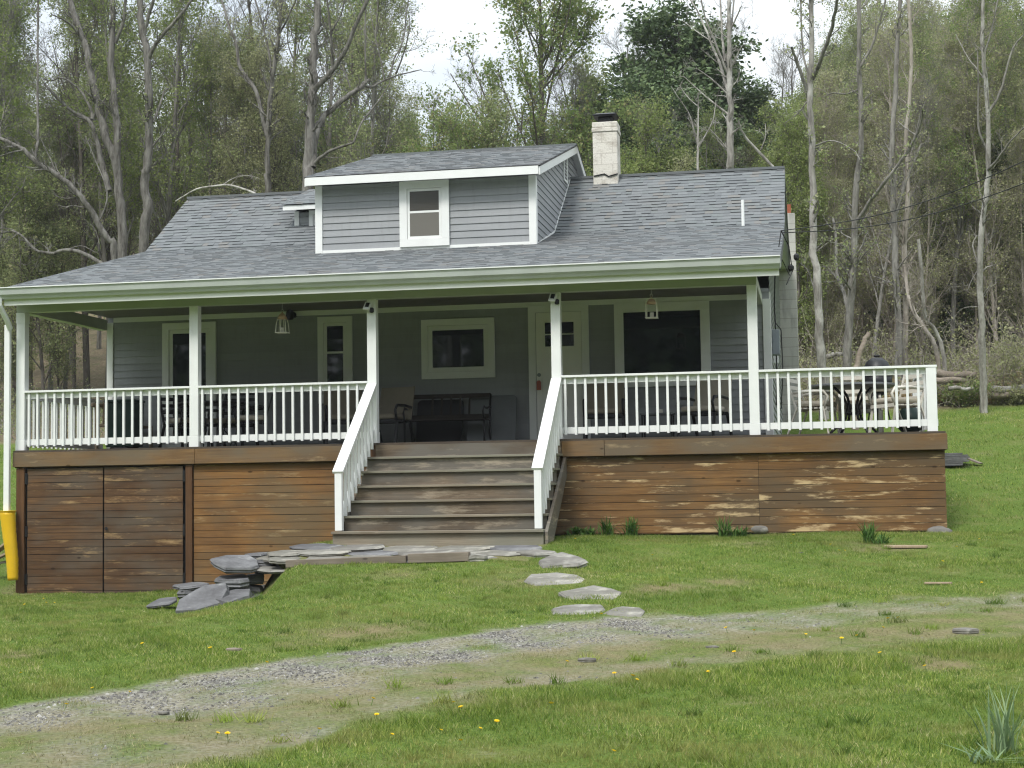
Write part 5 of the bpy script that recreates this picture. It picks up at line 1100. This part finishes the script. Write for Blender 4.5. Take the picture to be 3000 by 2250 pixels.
for k, (px_, tp, y, lb) in enumerate(((1955, 85, 33, 'tallest dark pine behind the white chimney'), (1860, 235, 31, 'dark pine directly right of the chimney top'), (2085, 190, 36, 'dark pine behind the bare silver tree'), (2190, 300, 34, 'lower dark pine left of the split tree'), (1800, 330, 36, 'dark green pine left of the white chimney'), (2290, 330, 38, 'dark pine far behind the right roof end'), (2015, 320, 29, 'short dark pine behind the small dead tree'), (2860, 430, 24, 'dark hemlock among the brush left of the lone tree'), (1905, 420, 28, 'low dark pine behind the right roof slope'))):
    x, h = top_h(px_, y, tp); plant_tree('pine', k % 3, x, y, h, lb, 'dark pines on the slope', 'pine_tree').scale = (h/11*1.35, h/11*1.35, h/11)
for k, (px_, tp, y, lm_, lb) in enumerate(((1325, 300, 25, M_leafm, 'bright green sapling left of the maple'), (1250, 420, 23, M_leafm, 'low green sapling behind the dormer roof left end'), (1720, 300, 30, M_leaf, 'olive leafed tree left of the dark pines'), (1850, 330, 21, M_leafy, 'yellow green sapling behind the chimney'), (2230, 400, 21, M_leafy, 'yellow green sapling above the right roof ridge'), (2310, 430, 19, M_leafy, 'yellow green sapling at the right roof corner'), (2340, 330, 23, M_leaf, 'olive sapling behind the split tree'), (1640, 400, 26, M_leaf, 'olive sapling right of the maple trunk'), (1460, 400, 24, M_leaf, 'olive sapling behind the dormer ridge'), (1950, 480, 20, M_leafb, 'bronze leafed bush tree behind the roof ridge'))):
    x, h = top_h(px_, y, tp); plant_tree('leafy', k % 3, x, y, h, lb, None, 'young_tree', leafm=lm_)
# the wood behind, tree by tree
def sky_row(p): return float(np.interp(p, [-400, 250, 700, 1000, 1180, 1300, 1700, 1800, 2050, 2320, 2400, 2600, 3400], [120, 200, 260, 300, 350, 430, 430, 330, 350, 330, 200, 0, 0]))
g = np.random.default_rng(5); rows = ((18.5, 21), (21, 25), (25, 30), (30, 36), (36, 44))
GN = {}
for ri, (ya, yb_) in enumerate(rows):
    px_ = -260.0
    while px_ < 3260:
        if ri < 2 and px_ < 1180: px_ += 130
        if ri < 2 and 40 < px_ < 1180: px_ = 1180.0
        px_ += g.uniform(45, 105)*(1.0 if ri < 2 else .75); y = g.uniform(ya, yb_); p = px_
        if 1180 < p < 2330:
            if ri < 2: continue
            kind = g.choice(['leafy', 'spring', 'leafy', 'bare']); tp = sky_row(p)+g.uniform(0, 160)
            if kind == 'bare' and g.uniform() < .5: tp -= 250
        elif p <= 1180: kind = g.choice(['spring', 'spring', 'spring', 'leafy', 'bare'] if ri > 1 else ['spring', 'spring', 'bare']); tp = sky_row(p)+g.uniform(-60, 350)-(380 if ri < 4 and g.uniform() < .6 else 0)
        else: kind = g.choice(['bud', 'bud', 'bare', 'spring', 'bud']); tp = sky_row(p)+g.uniform(0, 450 if kind == 'bud' else 200)
        if kind == 'leafy' and (p < 1180): tp = 330+g.uniform(0, 420)
        x, h = top_h(p, y, tp); h = min(max(h, 4.5), 21)
        side = 'left of the roof' if p < 560 else 'behind the left roof and dormer' if p < 1180 else 'behind the roof ridge' if p < 2330 else 'right of the house'
        rw = 'front' if ri < 2 else 'rear'
        kn, cat_ = {'leafy': ('leafy_sapling', 'green leafed sapling'), 'spring': ('spring_tree', 'grey tree with sparse spring leaves'), 'bare': ('leafless_tree', 'bare grey leafless tree'), 'bud': ('twiggy_tree', 'brown twiggy tree tangled with vines')}[kind]
        lb = '%s in the %s wood %s' % (cat_, rw, side)
        plant_tree(kind, int(g.integers(0, 4 if kind in ('spring', 'bare') else 3)), x, y, h, lb, lb.replace('tree', 'trees', 1) if 'tree' in lb else lb+'s', kn, leafm=(M_leaf if g.uniform() < .7 else None) if kind == 'leafy' else [None, M_leafy, M_leafb, M_leafm, None][int(g.integers(0, 5))] if kind == 'spring' else None, barkm=(M_barkd if kind in ('spring', 'bare') and g.uniform() < .35 and p < 2330 else None))
# far wood as one mass
g = np.random.default_rng(9); LV = []; LR = []; SW0 = []
for k in range(430):
    y = g.uniform(46, 92); p = g.uniform(-500, 3500)
    if k >= 190: p = g.choice([g.uniform(-3200, -350), g.uniform(3350, 6200)]); y = g.uniform(24, 92)
    tp = sky_row(p)+g.uniform(0, 220)+(60 if p < 1000 else 0)
    x, h = top_h(p, y, tp); h = min(max(h, 4), 17) if k < 190 else g.uniform(11, 16); z = float(gz(x, y)); n = (2200 if p < 2300 else 1300) if k < 190 else 1100
    u = g.uniform(0, 1, n); rad_ = h*.30*np.sqrt(g.uniform(0, 1, n))*(1.05-u*.75); a = g.uniform(0, 6.283, n)
    C = np.stack([x+rad_*np.cos(a), y+rad_*np.sin(a), z+h*(.08+.92*u)], -1); C += g.normal(size=C.shape)*.25
    v, r = leaf_quads(g, C, .19); LV.append(v); LR.append(np.clip(r*.6+g.uniform(0, .4), 0, 1))
    pp = np.array([[[x, y, z-.3], [x+g.normal(0, .2), y, z+h*.4], [x+g.normal(0, .3), y, z+h*.95]]]); SW0.append((pp, np.array([[h*.011, h*.007, .02]]), 6))
    PB, RB = grow(g, pp, np.array([[h*.011, h*.007, .02]]), 22, .2, 1, h*.24, 35, 4, .3, .1, .4, .4, .015); SW0.append((PB, RB, 3))
tag(new_obj('far_woods', leaf_mesh('far_woods', np.concatenate(LV), np.concatenate(LR)), M_leaf), 'hazy olive green wood covering the far hillside', 'wood', kind='stuff')
tag(new_obj('far_woods_trunks', tube_mesh('far_woods_trunks', SW0), M_barkg), 'grey trunks and limbs of the far hillside wood', 'wood', kind='stuff')
# unseen wood across the lane, sized to darken the porch; seen only as reflections
LV = []; LR = []
for k in range(75):
    x = g.uniform(-75, 95); y = g.uniform(-66, -46); h = g.uniform(17, 24); n = 1300; u = g.uniform(0, 1, n); a = g.uniform(0, 6.283, n); rad_ = 5*np.sqrt(g.uniform(0, 1, n))*(1.05-u*.6)
    v, r = leaf_quads(g, np.stack([x+rad_*np.cos(a), y+rad_*np.sin(a), -2.6+h*u], -1), .9); LV.append(v); LR.append(r)
tag(new_obj('woods_across_lane', leaf_mesh('woods_across_lane', np.concatenate(LV), np.concatenate(LR)), M_leafp), 'unseen leafy wood across the lane that darkens the porch, reflected in the windows', 'wood', kind='stuff')
P = []; R = []
for k in range(46):
    x = g.uniform(-50, 70); y = g.uniform(-45, -40); h = g.uniform(14, 20); a = g.normal(0, .5, 4).cumsum(); P.append([[x+a[j], y, -2.7+h*j/3] for j in range(4)]); R.append([.24, .20, .14, .06])
tag(new_obj('woods_across_lane_trunks', tube_mesh('woods_across_lane_trunks', [(np.array(P), np.array(R), 6)]), M_barkp), 'pale trunks across the lane reflected in the porch windows', 'wood', kind='stuff')
# undergrowth
def scatter_brush(n, x0, x1, y0, y1, hmax, seed, side):
    g = np.random.default_rng(seed); x = g.uniform(x0, x1, n); y = g.uniform(y0, y1, n); k = wood_mask(x, y) > .6; x, y = x[k], y[k]; n = len(x); z = gz(x, y)
    base = np.stack([x, y, z-.05], -1); d = unit(np.stack([g.normal(0, .5, n), g.normal(0, .5, n), g.uniform(.5, 1.3, n)], -1)); L_ = (hmax*g.uniform(.2, 1, n)*(.55+.6*np.abs(wnoise(x, y, .9, seed))))[:, None]
    pts = [base]
    for j in range(5): pts.append(pts[-1]+d*L_/5); d = unit(d+g.normal(size=d.shape)*.22+np.array([0, 0, -.09]))
    P = np.stack(pts, 1); R = np.full(n, .007)[:, None]*g.uniform(.6, 1.6, n)[:, None]*np.linspace(1, .4, 6)[None]
    P2, R2 = grow(g, P, R, 4, .2, 1, .5, 45, 4, .05, .25, .7, .5, .0045); return g, [(P, R, 3), (P2, R2, 3)], P2
g, sw, P2 = scatter_brush(4200, 10, 24, 12.5, 30, 2.9, 31, 1)
tag(new_obj('brush', tube_mesh('brush', sw), M_barkb), 'tangled brown brush at the wood edge right of the house', 'brush', kind='stuff')
tag(new_obj('brush_leaves', leaf_mesh('brush_leaves', *leaf_quads(g, leaf_pos(g, P2, 6, .12), .065)), M_leafb), 'small buds and leaves in the right brush', 'undergrowth', kind='stuff')
g, sw, P2 = scatter_brush(2000, -22, 10, 15.5, 30, 1.8, 32, 0)
tag(new_obj('undergrowth', tube_mesh('undergrowth', sw), M_barkg), 'bare stems of the undergrowth behind the left porch', 'undergrowth', kind='stuff')
tag(new_obj('undergrowth_leaves', leaf_mesh('undergrowth_leaves', *leaf_quads(g, leaf_pos(g, P2, 6, .12), .07)), M_leaf), 'green leaves of the undergrowth behind the house', 'undergrowth', kind='stuff')
def bush(label, px_, py_, w_, h_, leafm, seed):
    g = np.random.default_rng(seed); c = G(px_, py_); n = 26; P = np.zeros((n, 5, 3)); a = g.uniform(0, 6.283, n); s = np.linspace(0, 1, 5)
    for j in range(5): P[:, j] = np.stack([np.cos(a)*w_*s[j]*g.uniform(.3, 1, n), np.sin(a)*w_*.6*s[j]*g.uniform(.3, 1, n), h_*s[j]*g.uniform(.7, 1.05, n)-.03], -1)
    R = np.full((n, 5), .006); P2, R2 = grow(g, P, R, 7, .2, 1, h_*.4, 50, 3, .1, .2, .7, .5, .004)
    t_ = thing('bush', label, 'bush', c); new_obj('stems', tube_mesh('stems', [(P, R, 3), (P2, R2, 3)]), M_barkb, t_, world=False); new_obj('foliage', leaf_mesh('foliage', *leaf_quads(g, leaf_pos(g, P2, 14, .06), .055)), leafm, t_, world=False)
bush('low green bush at the lawn edge left of the lone tree', 2815, 1190, .9, .55, M_leafm, 41); bush('low olive bush at the lawn edge right of the lone tree', 2960, 1185, .9, .35, M_leafb, 42); bush('small dark bush at the foot of the block chimney wood', 2385, 1120, .6, .5, M_leafm, 43)
bush('leafy bush at the far left edge below the eave', -20, 1160, 1.0, 1.9, M_leaf, 44); bush('tall spreading bush at the right edge of the lawn', 3010, 1180, 1.1, 1.5, M_leafb, 45)
# straw heap at the wood edge
g = np.random.default_rng(55); n = 9000; x = g.uniform(13.2, 18.5, n); y = g.uniform(14.3, 16.6, n); z = gz(x, y)+.55*np.abs(wnoise(x, y, 1.3, 2))*g.uniform(0, 1, n)+.1
d = unit(np.stack([g.normal(0, 1, n), g.normal(0, .6, n), g.normal(0, .3, n)], -1))*g.uniform(.1, .35, n)[:, None]; P = np.stack([np.stack([x, y, z], -1), np.stack([x, y, z], -1)+d], 1)
tag(new_obj('straw', tube_mesh('straw', [(P, np.full((n, 2), .005), 3)]), paint('dry_straw', (.48, .36, .19), .9, .3)), 'dry straw and brush heaped along the right wood edge', 'straw', kind='stuff')
